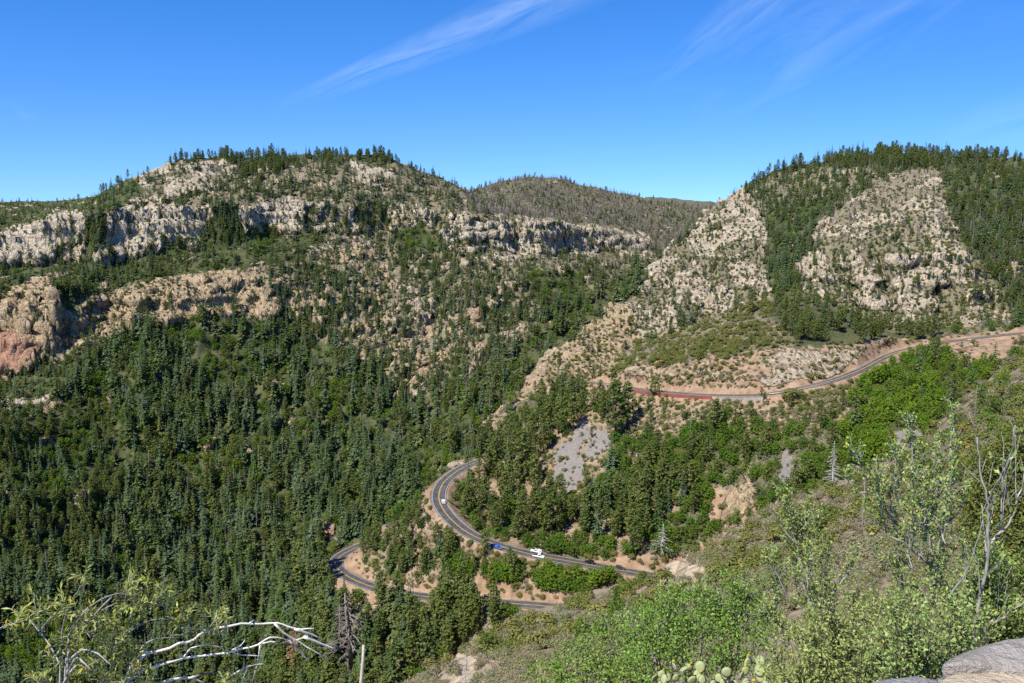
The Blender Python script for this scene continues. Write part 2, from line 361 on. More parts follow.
paint('knoll', [(606, 372), (640, 343), (700, 322), (765, 297), (800, 290), (890, 326), (1030, 322), (870, 342), (790, 348), (720, 362), (640, 374)])
paint('knoll_pine', [(770, 300), (800, 290), (890, 326), (960, 328), (940, 336), (870, 342), (800, 345), (775, 330)])
paint('below_road', [(590, 386), (720, 398), (800, 392), (870, 368), (900, 352), (870, 400), (850, 430), (760, 425), (700, 430), (640, 440), (600, 440), (575, 420)])
paint('pines', [(462, 474), (490, 452), (520, 428), (555, 412), (600, 402), (600, 425), (560, 455), (560, 495), (600, 505), (640, 490), (690, 480), (690, 560), (560, 550), (500, 545), (462, 515)])
paint('oak_slope', [(635, 440), (700, 425), (770, 402), (835, 396), (850, 490), (800, 505), (740, 525), (700, 550), (650, 572), (545, 560), (545, 535), (640, 545), (690, 500), (680, 470)])
paint('gully_green', [(835, 400), (870, 372), (905, 352), (1030, 338), (990, 380), (960, 420), (930, 450), (880, 480), (850, 490)])
paint('maples', [(838, 440), (850, 398), (880, 372), (930, 380), (945, 400), (930, 445), (905, 480), (850, 480)])
paint('soil', [(705, 490), (745, 482), (762, 500), (735, 525), (708, 525)])
paint('soil', [(520, 490), (555, 480), (560, 500), (530, 512)])
paint('below_road', [(578, 412), (610, 420), (610, 470), (590, 495), (548, 500), (545, 465), (562, 435)])
paint('scree', [(573, 424), (585, 417), (590, 432), (574, 452), (583, 468), (570, 493), (551, 482), (556, 452)])
paint('scree', [(594, 424), (607, 428), (604, 442), (590, 460), (582, 452)])
paint('scree', [(783, 450), (797, 470), (790, 492), (777, 478)])
paint('scree', [(886, 432), (918, 428), (910, 462), (895, 460)])
paint('scree', [(842, 468), (868, 470), (875, 495), (848, 486)])
paint('cut', [(604, 372), (640, 368), (720, 356), (795, 344), (845, 345), (870, 352), (850, 375), (800, 388), (720, 395), (640, 390), (602, 384)])
paint('cut_rock', [(740, 362), (790, 349), (845, 348), (872, 354), (850, 374), (800, 387), (758, 391)])
paint('below_road', [(725, 402), (800, 394), (850, 385), (850, 425), (730, 425)])
paint('cut', [(878, 338), (960, 336), (1100, 318), (1100, 330), (985, 338), (905, 352), (880, 354)])
paint('soil', [(938, 340), (1030, 336), (1000, 362), (950, 362)])
paint('road_nose', [(335, 560), (350, 545), (440, 505), (465, 535), (540, 560), (640, 578), (545, 600), (430, 596), (365, 585)])
paint('soil', [(340, 562), (352, 552), (368, 580), (350, 580)])
paint('cliff_red', [(321, 524), (333, 523), (334, 533), (323, 534)], True)
paint('grove', [(442, 578), (505, 574), (512, 596), (456, 599)])
paint('grove', [(535, 578), (620, 576), (600, 592), (540, 596)])
paint('pines_dense', [(250, 720), (300, 620), (330, 575), (360, 588), (430, 602), (520, 612), (480, 645), (440, 670), (400, 700), (430, 900), (250, 900)])
paint('sage', [(400, 690), (440, 666), (470, 648), (530, 604), (600, 588), (640, 580), (690, 548), (740, 516), (823, 489), (880, 466), (930, 432), (970, 392), (1024, 348), (1100, 330), (1100, 900), (380, 900)])
paint('right_hill', [(900, 452), (930, 432), (970, 392), (1024, 348), (1100, 330), (1100, 520), (940, 500)])
paint('outcrop', [(648, 575), (680, 556), (706, 566), (716, 582), (700, 604), (668, 600)])
paint('outcrop', [(440, 672), (462, 658), (500, 664), (480, 700), (425, 700)])

def cov_at(px, row):
    j = np.clip(((px + 68) / 2).astype(int), 0, MW - 1); i = np.clip(((row - 80) / 2).astype(int), 0, MH - 1)
    return cov[i, j]
PXG, ROWG = project(X, Y, Z)
TY = cov_at(PXG + 3 * vnoise(X / 7, Y / 7, 300), ROWG + 3 * vnoise(X / 7, Y / 7, 301))
TY[(d < 330) & (SID == 1)] = np.where(np.isin(TY, [TNAMES.index('outcrop'), TNAMES.index('right_hill')]), TY, TNAMES.index('sage'))[(d < 330) & (SID == 1)]
def lut(key):
    return np.array([TYPES[n].get(key, 0) for n in TNAMES], np.float32)[TY]
def blur(a, n):
    for _ in range(n):
        b = np.pad(a, 1, mode='edge')
        a = (b[1:-1, 1:-1] * 2 + b[:-2, 1:-1] + b[2:, 1:-1] + b[1:-1, :-2] + b[1:-1, 2:]) / 6
    return a
rock = blur(lut('rock'), 2); tone = blur(lut('tone'), 4); green = blur(lut('green'), 3); grey = blur(lut('grey'), 1); cutm = blur(lut('cut'), 2)
# slope steepens the chance of bare rock
dZr = np.gradient(Z, axis=0) / np.gradient(d, axis=0)
dZt = np.gradient(Z, axis=1) / (np.gradient(th, axis=1) * d)
slope = np.hypot(dZr, dZt)
patch = fbm(X / 22, Y / 34, 400, 4)
rk = np.clip(rock + patch * .75 * np.where(rock > .9, .75, 1) + np.clip(slope - .9, -.25, .8) * .22 * (rock > .04), 0, 1)
rk = sstep(.32, .62, rk)
rk = np.where(d < 330, rk * (rock > .5), rk) * sstep(6.2, 10, RD)
near_road = RD < SH + 9
cutm = np.where(near_road, np.maximum(cutm, sstep(SH + 9, SH + 1, RD)), cutm)
green = np.where(near_road, green * sstep(SH + 1, SH + 9, RD), green)

# rock faces: push the surface about in 3D
def n3(x, y, z, s):
    return (vnoise(x + .37 * z, y - .61 * z, s) + vnoise(y + .43 * z, z * .9 + x * .3, s + 1)) * .6
NX, NY, NZ = -(dZr * np.sin(th) + dZt * np.cos(th)), -(dZr * np.cos(th) - dZt * np.sin(th)), np.ones_like(Z)
nl = np.sqrt(NX ** 2 + NY ** 2 + 1); NX, NY, NZ = NX / nl, NY / nl, NZ / nl
disp = (np.sqrt(np.abs(n3(X / 19, Y / 19, Z / 110, 500))) * 5.4 + np.abs(n3(X / 6.5, Y / 6.5, Z / 40, 503)) * 2.2 + (sstep(-.15, .15, vnoise(Z / 6 + X / 400, X / 260 + Y / 300, 520)) - .5) * 4.2 + vnoise(Z / 2.6, X / 120 + Y / 150, 521) * 1.8 + n3(X / 2.8, Y / 2.8, Z / 6, 505) * 1.1 + (1 - np.abs(n3(X / 9, Y / 9, Z / 60, 511)) * 2) * 1.5)
amp = rk * np.clip(slope, .3, 1.4) * sstep(420, 800, d) * (1 - .6 * sstep(1500, 2000, d)) + .4 * rk * sstep(300, 420, d)* (d < 700)
VX, VY, VZ = X + NX * disp * amp, Y + NY * disp * amp, Z + NZ * disp * amp * .5
nr_amp = rk * (d < 330) * (d > 60)
VZ = VZ + nr_amp * np.abs(n3(X / 3, Y / 3, Z / 3, 507)) * 2.2

# ------------------------------------------------------------------ mesh helpers
def link(name, me, m=None, parent=None):
    o = bpy.data.objects.new(name, me); C.objects.link(o)
    if m is not None and me is not None:
        for mm in (m if isinstance(m, (list, tuple)) else [m]): me.materials.append(mm)
    if parent is not None: o.parent = parent
    return o
def tag(o, label=None, cat=None, group=None, kind=None):
    if label: o['label'] = label
    if cat: o['category'] = cat
    if group: o['group'] = group
    if kind: o['kind'] = kind
    return o
def empty(name, loc=(0, 0, 0), rz=0):
    o = bpy.data.objects.new(name, None); C.objects.link(o)
    o.location = loc; o.rotation_euler = (0, 0, rz); o.empty_display_size = .3
    return o
class MB:
    def __init__(s): s.v, s.f, s.m = [], [], []
    def face(s, pts, m=0):
        n = len(s.v); s.v.extend([tuple(p) for p in pts]); s.f.append(tuple(range(n, n + len(pts)))); s.m.append(m)
    def add(s, vs, fs, m=0):
        n = len(s.v); s.v.extend([tuple(p) for p in vs])
        for f in fs: s.f.append(tuple(i + n for i in f)); s.m.append(m)
    def box(s, c, h, rz=0, m=0, taper=1.0):
        cs, sn = math.cos(rz), math.sin(rz)
        vs = []
        for k in (-1, 1):
            tp = taper if k > 0 else 1
            for i, j in ((-1, -1), (1, -1), (1, 1), (-1, 1)):
                x, y = i * h[0] * tp, j * h[1] * tp
                vs.append((c[0] + x * cs - y * sn, c[1] + x * sn + y * cs, c[2] + k * h[2]))
        s.add(vs, [(0, 3, 2, 1), (4, 5, 6, 7), (0, 1, 5, 4), (1, 2, 6, 5), (2, 3, 7, 6), (3, 0, 4, 7)], m)
    def tube(s, pts, r0, r1, n=6, m=0):
        P = [Vector(p) for p in pts]
        rings, up = [], Vector((.13, .07, 1)).normalized()
        for i, p in enumerate(P):
            tn = (P[min(i + 1, len(P) - 1)] - P[max(i - 1, 0)])
            if tn.length < 1e-9: tn = Vector((0, 0, 1))
            tn.normalize()
            a = tn.cross(up)
            if a.length < .05: a = tn.cross(Vector((1, 0, 0)))
            a.normalize(); b = tn.cross(a)
            r = r0 + (r1 - r0) * i / max(1, len(P) - 1)
            rings.append([p + (a * math.cos(2 * math.pi * k / n) + b * math.sin(2 * math.pi * k / n)) * r for k in range(n)])
        vs = [q for rg in rings for q in rg]; fs = []
        for i in range(len(P) - 1):
            for k in range(n):
                k2 = (k + 1) % n
                fs.append((i * n + k, i * n + k2, (i + 1) * n + k2, (i + 1) * n + k))
        fs.append(tuple(range(n - 1, -1, -1))); fs.append(tuple(range((len(P) - 1) * n, len(P) * n)))
        s.add(vs, fs, m)
    def mesh(s, name, smooth=False):
        me = bpy.data.meshes.new(name)
        me.from_pydata(s.v, [], s.f)
        me.polygons.foreach_set('material_index', s.m)
        if smooth: me.polygons.foreach_set('use_smooth', [True] * len(s.f))
        me.update()
        return me

# ------------------------------------------------------------------ materials
def mat(name):
    m = bpy.data.materials.new(name); m.use_nodes = True
    nt = m.node_tree; nt.nodes.clear()
    out = nt.nodes.new('ShaderNodeOutputMaterial')
    return m, nt, out
def N(nt, t, **k):
    n = nt.nodes.new(t)
    for a, v in k.items():
        if a in ('inp',):
            for key, val in v.items(): n.inputs[key].default_value = val
        else: setattr(n, a, v)
    return n
def L(nt, a, b): nt.links.new(a, b)
def mixc(nt, fac, a, b, mode='MIX'):
    n = nt.nodes.new('ShaderNodeMix'); n.data_type = 'RGBA'; n.blend_type = mode
    for s, v in ((n.inputs['Factor'], fac), (n.inputs[6], a), (n.inputs[7], b)):
        if hasattr(v, 'is_linked') or hasattr(v, 'links'): nt.links.new(v, s)
        elif isinstance(v, (tuple, list)): s.default_value = (*v[:3], 1)
        else: s.default_value = v
    return n.outputs[2]
def mth(nt, op, a, b=None, clamp=False):
    n = nt.nodes.new('ShaderNodeMath'); n.operation = op; n.use_clamp = clamp
    for s, v in zip(n.inputs, (a, b)):
        if v is None: continue
        if hasattr(v, 'links'): nt.links.new(v, s)
        else: s.default_value = v
    return n.outputs[0]
def ramp(nt, fac, stops):
    n = nt.nodes.new('ShaderNodeValToRGB')
    el = n.color_ramp.elements
    while len(el) < len(stops): el.new(.5)
    for e, (p, c) in zip(el, stops): e.position = p; e.color = (*c, 1) if len(c) == 3 else c
    if hasattr(fac, 'links'): nt.links.new(fac, n.inputs[0])
    return n.outputs[0]
def mrange(nt, v, a, b, c=0, e=1):
    n = nt.nodes.new('ShaderNodeMapRange'); n.inputs[1].default_value = a; n.inputs[2].default_value = b; n.inputs[3].default_value = c; n.inputs[4].default_value = e
    nt.links.new(v, n.inputs[0]); return n.outputs[0]
def noise(nt, vec, scale, detail=4, rough=.55, dist=0):
    n = nt.nodes.new('ShaderNodeTexNoise'); n.inputs['Scale'].default_value = scale; n.inputs['Detail'].default_value = detail
    n.inputs['Roughness'].default_value = rough; n.inputs['Distortion'].default_value = dist
    nt.links.new(vec, n.inputs['Vector']); return n.outputs[0]
def scaled(nt, vec, s):
    n = nt.nodes.new('ShaderNodeMapping'); n.inputs['Scale'].default_value = s; nt.links.new(vec, n.inputs['Vector']); return n.outputs[0]

def plain(name, col, rough=.6, metal=0, spec=.5, var=0, vscale=8):
    m, nt, out = mat(name)
    b = N(nt, 'ShaderNodeBsdfPrincipled'); b.inputs['Roughness'].default_value = rough; b.inputs['Metallic'].default_value = metal
    b.inputs['Specular IOR Level'].default_value = spec
    if var:
        tc = N(nt, 'ShaderNodeTexCoord'); n = noise(nt, tc.outputs['Object'], vscale, 5)
        c = mixc(nt, mrange(nt, n, .3, .7), tuple(x * (1 - var) for x in col), tuple(min(1, x * (1 + var)) for x in col))
        L(nt, c, b.inputs['Base Color'])
    else: b.inputs['Base Color'].default_value = (*col, 1)
    L(nt, b.outputs[0], out.inputs[0])
    return m

def leafy(name, cols, transl=.25, isl=.35, gloss=0.0):
    """foliage: colour varies from plant to plant and from leaf to leaf"""
    m, nt, out = mat(name)
    oi = N(nt, 'ShaderNodeObjectInfo'); ge = N(nt, 'ShaderNodeNewGeometry')
    c = ramp(nt, oi.outputs['Random'], [(i / (len(cols) - 1), k) for i, k in enumerate(cols)])
    v = mrange(nt, ge.outputs['Random Per Island'], 0, 1, 1 - isl, 1 + isl)
    hs = N(nt, 'ShaderNodeHueSaturation'); L(nt, c, hs.inputs['Color']); L(nt, v, hs.inputs['Value'])
    r2 = mth(nt, 'FRACT', mth(nt, 'MULTIPLY', oi.outputs['Random'], 17.3))
    L(nt, mrange(nt, r2, 0, 1, .485, .515), hs.inputs['Hue'])
    df = N(nt, 'ShaderNodeBsdfDiffuse'); tr = N(nt, 'ShaderNodeBsdfTranslucent')
    L(nt, hs.outputs[0], df.inputs[0])
    L(nt, mixc(nt, .5, hs.outputs[0], (.12, .15, .02), 'MIX'), tr.inputs[0])
    mx = N(nt, 'ShaderNodeMixShader'); mx.inputs[0].default_value = transl
    L(nt, df.outputs[0], mx.inputs[1]); L(nt, tr.outputs[0], mx.inputs[2])
    last = mx.outputs[0]
    if gloss:
        gl = N(nt, 'ShaderNodeBsdfGlossy'); gl.inputs['Roughness'].default_value = .45; gl.inputs[0].default_value = (.8, .8, .8, 1)
        m2 = N(nt, 'ShaderNodeMixShader'); m2.inputs[0].default_value = gloss
        L(nt, last, m2.inputs[1]); L(nt, gl.outputs[0], m2.inputs[2]); last = m2.outputs[0]
    L(nt, last, out.inputs[0])
    return m

M = {}
M['fir'] = leafy('fir_needles', [(.046, .074, .026), (.074, .110, .038), (.105, .142, .050), (.072, .112, .060), (.100, .145, .078), (.130, .155, .054)])
M['pine'] = leafy('pine_needles', [(.082, .115, .030), (.115, .150, .038), (.140, .165, .048), (.105, .148, .046)])
M['oak'] = leafy('oak_leaves', [(.065, .14, .018), (.10, .20, .024), (.15, .225, .032), (.085, .14, .028), (.13, .16, .04)], .3)
M['maple'] = leafy('maple_leaves', [(.105, .20, .020), (.15, .25, .024), (.19, .28, .034)], .35)
M['jun'] = leafy('juniper_leaves', [(.110, .122, .032), (.150, .156, .040), (.130, .150, .046), (.19, .175, .056), (.10, .13, .036)], .15)
M['sage'] = leafy('sage_leaves', [(.20, .20, .10), (.255, .235, .135), (.17, .19, .075), (.25, .21, .13), (.19, .20, .065), (.27, .26, .18)], .15)
M['bark'] = plain('bark', (.11, .075, .05), .9, var=.4, vscale=3)
M['snag'] = leafy('dead_wood', [(.20, .175, .165), (.27, .245, .235), (.16, .13, .125), (.25, .21, .20)], 0, .2)
M['rust'] = leafy('dead_needles', [(.24, .12, .06), (.20, .11, .06)], .2)
M['asphalt'] = plain('asphalt', (.062, .061, .060), .85, var=.45, vscale=.25)
M['white'] = plain('white_road_paint', (.5, .5, .48), .7)
M['yellow'] = plain('yellow_road_paint', (.62, .38, .05), .7)
M['steel'] = plain('galvanised_steel', (.34, .34, .34), .55, .3, var=.15, vscale=.5)
M['post'] = plain('weathered_post', (.2, .17, .14), .8, var=.3)
M['redwall'] = plain('red_painted_panel', (.24, .06, .045), .75, var=.3, vscale=.4)
M['concrete'] = plain('pale_concrete', (.30, .255, .21), .85, var=.2, vscale=.5)
M['glass'] = plain('dark_car_glass', (.02, .022, .025), .12, 0, .8)
M['rubber'] = plain('tyre_rubber', (.02, .02, .02), .85)
M['lamp'] = plain('headlight', (.7, .7, .68), .2)
M['tail'] = plain('tail_light', (.4, .02, .02), .3)
M['cwhite'] = plain('white_car_paint', (.78, .78, .78), .3)
M['cblue'] = plain('blue_car_paint', (.02, .11, .42), .3)
M['cblack'] = plain('black_car_paint', (.012, .012, .014), .25)
M['cgrey'] = plain('dark_grey_car_paint', (.05, .055, .065), .3)
M['orange'] = plain('orange_panel', (.75, .22, .04), .5)

# terrain material
def terrain_mat():
    m, nt, out = mat('canyon_ground')
    at1 = N(nt, 'ShaderNodeAttribute', attribute_name='cover'); at2 = N(nt, 'ShaderNodeAttribute', attribute_name='soil')
    s1 = N(nt, 'ShaderNodeSeparateColor'); L(nt, at1.outputs['Color'], s1.inputs[0])
    s2 = N(nt, 'ShaderNodeSeparateColor'); L(nt, at2.outputs['Color'], s2.inputs[0])
    rockv, tonev, greenv = s1.outputs[0], s1.outputs[1], s1.outputs[2]
    greyv, cutv, nearv = s2.outputs[0], s2.outputs[1], s2.outputs[2]
    tc = N(nt, 'ShaderNodeTexCoord'); P = tc.outputs['Object']
    nA = noise(nt, P, .045, 6, .62); nB = noise(nt, P, .23, 6, .65); nC = noise(nt, scaled(nt, P, (1, 1, .22)), .16, 5, .65, .6)
    strat = noise(nt, scaled(nt, P, (.05, .05, 1)), .22, 5, .7)
    nD = noise(nt, P, 1.3, 6, .7)
    pale = ramp(nt, nB, [(.25, (.33, .28, .205)), (.45, (.52, .45, .335)), (.62, (.65, .575, .45)), (.8, (.47, .36, .245))])
    tan = ramp(nt, nB, [(.25, (.29, .205, .12)), (.48, (.47, .35, .21)), (.65, (.56, .44, .285)), (.8, (.40, .265, .15))])
    red = ramp(nt, nB, [(.25, (.30, .145, .09)), (.5, (.45, .245, .16)), (.75, (.52, .33, .23))])
    c = mixc(nt, mrange(nt, tonev, .1, .5), pale, tan)
    c = mixc(nt, mrange(nt, mth(nt, 'ADD', tonev, mth(nt, 'MULTIPLY', mth(nt, 'SUBTRACT', nA, .5), .5)), .6, .85), c, red)
    jn = N(nt, 'ShaderNodeTexVoronoi', feature='DISTANCE_TO_EDGE'); jn.inputs['Scale'].default_value = .16
    L(nt, scaled(nt, P, (1, 1, .3)), jn.inputs['Vector'])
    c = mixc(nt, mth(nt, 'MULTIPLY', mrange(nt, jn.outputs['Distance'], .06, .0), .55), c, (.10, .085, .07))
    # dark vertical crack streaks, iron-stained beds, joints
    c = mixc(nt, mth(nt, 'MULTIPLY', mrange(nt, nC, .53, .68), .45), c, (.15, .13, .105))
    c = mixc(nt, mth(nt, 'MULTIPLY', mrange(nt, strat, .52, .64), .55), c, (.33, .225, .14))
    c = mixc(nt, mth(nt, 'MULTIPLY', mrange(nt, noise(nt, scaled(nt, P, (.02, .02, 1)), .55, 4, .6), .55, .68), .22), c, (.19, .16, .125))
    soil = ramp(nt, nB, [(.28, (.15, .12, .08)), (.5, (.24, .195, .135)), (.72, (.33, .28, .205))])
    soilr = ramp(nt, nB, [(.28, (.18, .11, .068)), (.5, (.29, .195, .125)), (.72, (.37, .275, .19))])
    soil = mixc(nt, cutv, soil, soilr)
    scree = ramp(nt, nD, [(.3, (.11, .098, .09)), (.5, (.20, .18, .165)), (.7, (.29, .265, .24))])
    grass = ramp(nt, nA, [(.3, (.032, .044, .016)), (.5, (.055, .068, .026)), (.7, (.10, .10, .045))])
    gmask = mrange(nt, mth(nt, 'ADD', greenv, mth(nt, 'MULTIPLY', mth(nt, 'SUBTRACT', nD, .5), 1.6)), .38, .66)
    g = mixc(nt, gmask, soil, grass)
    g = mixc(nt, mrange(nt, mth(nt, 'ADD', greyv, mth(nt, 'MULTIPLY', mth(nt, 'SUBTRACT', nD, .5), 1.3)), .38, .62), g, scree)
    rmask = mrange(nt, mth(nt, 'ADD', rockv, mth(nt, 'MULTIPLY', mth(nt, 'SUBTRACT', nB, .5), 1.3)), .38, .58)
    # ledges on the rock carry tufts of green
    tuft = mth(nt, 'MULTIPLY', mrange(nt, noise(nt, P, .35, 4, .6), .57, .64), .38)
    c = mixc(nt, mth(nt, 'MULTIPLY', tuft, mrange(nt, greenv, .15, .45)), c, (.085, .09, .04))
    base = mixc(nt, rmask, g, c)
    b = N(nt, 'ShaderNodeBsdfPrincipled'); b.inputs['Roughness'].default_value = .95; b.inputs['Specular IOR Level'].default_value = .15
    L(nt, base, b.inputs['Base Color'])
    vor = N(nt, 'ShaderNodeTexVoronoi', feature='DISTANCE_TO_EDGE'); vor.inputs['Scale'].default_value = .11
    dv = mixc(nt, .35, scaled(nt, P, (1, 1, .45)), N(nt, 'ShaderNodeTexNoise', inp={'Scale': .1}).outputs[1])
    L(nt, scaled(nt, P, (1, 1, .4)), vor.inputs['Vector'])
    crack = mrange(nt, vor.outputs['Distance'], 0, .14)
    fine = noise(nt, scaled(nt, P, (1, 1, .4)), .5, 6, .75)
    hgt = mth(nt, 'ADD', mth(nt, 'MULTIPLY', nC, 6.0), mth(nt, 'ADD', mth(nt, 'MULTIPLY', strat, 3.0), mth(nt, 'ADD', mth(nt, 'MULTIPLY', crack, 2.0), mth(nt, 'MULTIPLY', fine, 3.5))))
    hgt = mth(nt, 'ADD', mth(nt, 'MULTIPLY', hgt, rmask), mth(nt, 'MULTIPLY', nD, .5))
    bp = N(nt, 'ShaderNodeBump'); bp.inputs['Strength'].default_value = .9; bp.inputs['Distance'].default_value = 1.0
    L(nt, mth(nt, 'MULTIPLY', hgt, mrange(nt, nearv, 0, 1, 1, .3)), bp.inputs['Height']); L(nt, bp.outputs[0], b.inputs['Normal'])
    L(nt, b.outputs[0], out.inputs[0])
    return m
M['terrain'] = terrain_mat()

# ------------------------------------------------------------------ terrain mesh
def grid_mesh(name):
    me = bpy.data.meshes.new(name)
    co = np.stack([VX, VY, VZ], -1).reshape(-1, 3).astype(np.float32)
    me.vertices.add(NR * NC); me.vertices.foreach_set('co', co.ravel())
    i, j = np.meshgrid(np.arange(NR - 1), np.arange(NC - 1), indexing='ij')
    a = (i * NC + j).ravel()
    q = np.stack([a, a + 1, a + NC + 1, a + NC], -1).astype(np.int32)
    me.loops.add(q.size); me.loops.foreach_set('vertex_index', q.ravel())
    me.polygons.add(len(q)); me.polygons.foreach_set('loop_start', np.arange(0, q.size, 4, dtype=np.int32))
    me.polygons.foreach_set('use_smooth', np.ones(len(q), bool))
    a1 = me.attributes.new('cover', 'FLOAT_COLOR', 'POINT')
    a1.data.foreach_set('color', np.stack([rk, tone, green, np.ones_like(rk)], -1).astype(np.float32).ravel())
    a2 = me.attributes.new('soil', 'FLOAT_COLOR', 'POINT')
    a2.data.foreach_set('color', np.stack([grey, cutm, (1 - sstep(250, 420, d)), np.ones_like(rk)], -1).astype(np.float32).ravel())
    me.update(calc_edges=True); me.validate()
    return me
tag(link('terrain', grid_mesh('terrain'), M['terrain']), kind='structure')
print('mesh', round(time.time() - T0, 1))

# ------------------------------------------------------------------ where a view line meets the slopes
TCUM = np.maximum.accumulate(VZ / np.hypot(VX, VY), axis=0)
def hit(px, row):
    th_, t_ = ray(px, row)
    j = np.clip(np.searchsorted(TH, th_), 1, NC - 1)
    j = np.where(th_ - TH[j - 1] < TH[j] - th_, j - 1, j)
    i = np.zeros(len(j), int)
    order = np.argsort(j, kind='stable')
    cuts = np.nonzero(np.diff(j[order]))[0] + 1
    for g in np.split(order, cuts):
        if len(g): i[g] = np.searchsorted(TCUM[:, j[g[0]]], t_[g])
    ok = (i > 0) & (i < NR - 45)
    return np.clip(i, 0, NR - 1), j, ok

# ------------------------------------------------------------------ road surfaces
def strip(mb, path, o1, o2, dz, m=0, i0=0, i1=None):
    p = path[i0:i1]
    tn = np.gradient(p[:, :2], axis=0); tn /= np.linalg.norm(tn, axis=1)[:, None]
    nrm = np.stack([-tn[:, 1], tn[:, 0]], -1)
    a = np.c_[p[:, :2] + nrm * o1, p[:, 2] + dz]; b = np.c_[p[:, :2] + nrm * o2, p[:, 2] + dz]
    n = len(p)
    mb.add(list(map(tuple, np.vstack([a, b]))), [(i, i + 1, n + i + 1, n + i) if o1 > o2 else (i, n + i, n + i + 1, i + 1) for i in range(n - 1)], m)
def path_side(path, off, dz=0):
    tn = np.gradient(path[:, :2], axis=0); tn /= np.linalg.norm(tn, axis=1)[:, None]
    return np.c_[path[:, :2] + np.stack([-tn[:, 1], tn[:, 0]], -1) * off, path[:, 2] + dz]
HW = {0: 2.9, 1: 4.0, 2: 4.0}
mb = MB()
for k, p in enumerate(roads): strip(mb, p, HW[k], -HW[k], 0)
tag(link('road', mb.mesh('road'), M['asphalt']), kind='structure')
mb = MB()
for k, p in enumerate(roads):
    for s in (1, -1):
        strip(mb, p, s * .12 + .13, s * .12 - .13 if s < 0 else .02, .03, 1) if False else None
    strip(mb, p, .24, .07, .03, 1); strip(mb, p, -.07, -.24, .03, 1)
    strip(mb, p, HW[k] - .35, HW[k] - .52, .03, 0); strip(mb, p, -HW[k] + .52, -HW[k] + .35, .03, 0)
tag(link('road_markings', mb.mesh('road_markings'), [M['white'], M['yellow']]), kind='structure')

def guardrail(path, off, i0, i1, label):
    p = path_side(path, off)[i0:i1]
    root = empty('guardrail', p[0])
    o = Vector(p[0])
    mb = MB(); n = len(p)
    a = [Vector(q) - o for q in p]
    for z0, z1, dx in ((.38, .52, .06), (.52, .62, -.02), (.62, .78, .06)):
        pass
    prof = [(.0, .38), (.07, .45), (.0, .55), (.07, .65), (.0, .74), (-.03, .74), (-.03, .38)]
    tn = np.gradient(p[:, :2], axis=0); tn /= np.linalg.norm(tn, axis=1)[:, None]
    vs = []
    for q, t in zip(a, tn):
        for u, z in prof: vs.append((q.x - t[1] * u, q.y + t[0] * u, q.z + z))
    K = len(prof)
    fs = [(i * K + k, i * K + (k + 1) % K, (i + 1) * K + (k + 1) % K, (i + 1) * K + k) for i in range(n - 1) for k in range(K)]
    mb.add(vs, fs); link('rail', mb.mesh('rail'), M['steel'], root)
    pm = MB(); pm.box((0, 0, .3), (.08, .08, .42)); pme = pm.mesh('post'); pme.materials.append(M['post'])
    for q in a[::3]:
        po = bpy.data.objects.new('post', pme); C.objects.link(po); po.parent = root; po.location = q + Vector((0, 0, -.05))
    tag(root, label, 'guardrail')
    return root
def idx_at(path, px, row):
    a, b = project(path[:, 0], path[:, 1], path[:, 2])
    return int(np.argmin((a - px) ** 2 + (b - row) ** 2))

def side_of(path, away):
    """+1 / -1: which side of the road faces the overlook (nearer) or away"""
    m = len(path) // 2
    a, b = path_side(path, 5)[m], path_side(path, -5)[m]
    return (1 if np.hypot(*a[:2]) < np.hypot(*b[:2]) else -1) * (-1 if away else 1)
su = side_of(ROAD_UP, False)
i0, i1 = sorted((idx_at(ROAD_UP, 765, 394), idx_at(ROAD_UP, 905, 350)))
guardrail(ROAD_UP, su * 3.5, i0, i1, 'steel guardrail along the curving upper road above the green gully')
i0, i1 = sorted((idx_at(ROAD_UP, 598, 383), idx_at(ROAD_UP, 622, 387)))
guardrail(ROAD_UP, su * 3.5, i0, i1, 'short steel guardrail at the far corner of the upper road, left of the red barrier')
i0, i1 = sorted((idx_at(ROAD_MID, 447, 515), idx_at(ROAD_MID, 466, 466)))
guardrail(ROAD_MID, -5.0 if project(*path_side(ROAD_MID, -5)[(i0 + i1) // 2])[0] < project(*ROAD_MID[(i0 + i1) // 2])[0] else 5.0, i0, i1, 'guardrail round the outside of the road bend with the small white car')
i0, i1 = sorted((idx_at(ROAD_LOW, 339, 570), idx_at(ROAD_LOW, 362, 545)))
guardrail(ROAD_LOW, -5.0 if project(*path_side(ROAD_LOW, -5)[(i0 + i1) // 2])[0] < project(*ROAD_LOW[(i0 + i1) // 2])[0] else 5.0, i0, i1, 'guardrail round the outside of the lower hairpin among the pines')

def barrier(name, path, off, i0, i1, z0, z1, w, m, label, capm=None):
    p = path_side(path, off)[i0:i1]
    root = empty(name, p[0]); o = Vector(p[0]); mb = MB()
    q = [(Vector(x) - o) for x in p]
    tn = np.gradient(p[:, :2], axis=0); tn /= np.linalg.norm(tn, axis=1)[:, None]
    def run(mb, u, za, zb):
        vs = []
        for v, t in zip(q, tn):
            for s, z in ((-u, za), (u, za), (u * .7, zb), (-u * .7, zb)): vs.append((v.x - t[1] * s, v.y + t[0] * s, v.z + z))
        n = len(q)
        fs = [(i * 4 + k, i * 4 + (k + 1) % 4, i * 4 + 4 + (k + 1) % 4, i * 4 + 4 + k) for i in range(n - 1) for k in range(4)]
        fs += [(0, 1, 2, 3), ((n - 1) * 4 + 3, (n - 1) * 4 + 2, (n - 1) * 4 + 1, (n - 1) * 4)]
        mb.add(vs, fs)
    run(mb, w, z0, z1); link('panel', mb.mesh('panel'), m, root)
    mb = MB(); run(mb, w * 1.25, z1 + .004, z1 + .1); link('cap', mb.mesh('cap'), capm or M['concrete'], root)
    tag(root, label, 'barrier')
i0, i1 = sorted((idx_at(ROAD_UP, 632, 388), idx_at(ROAD_UP, 718, 395)))
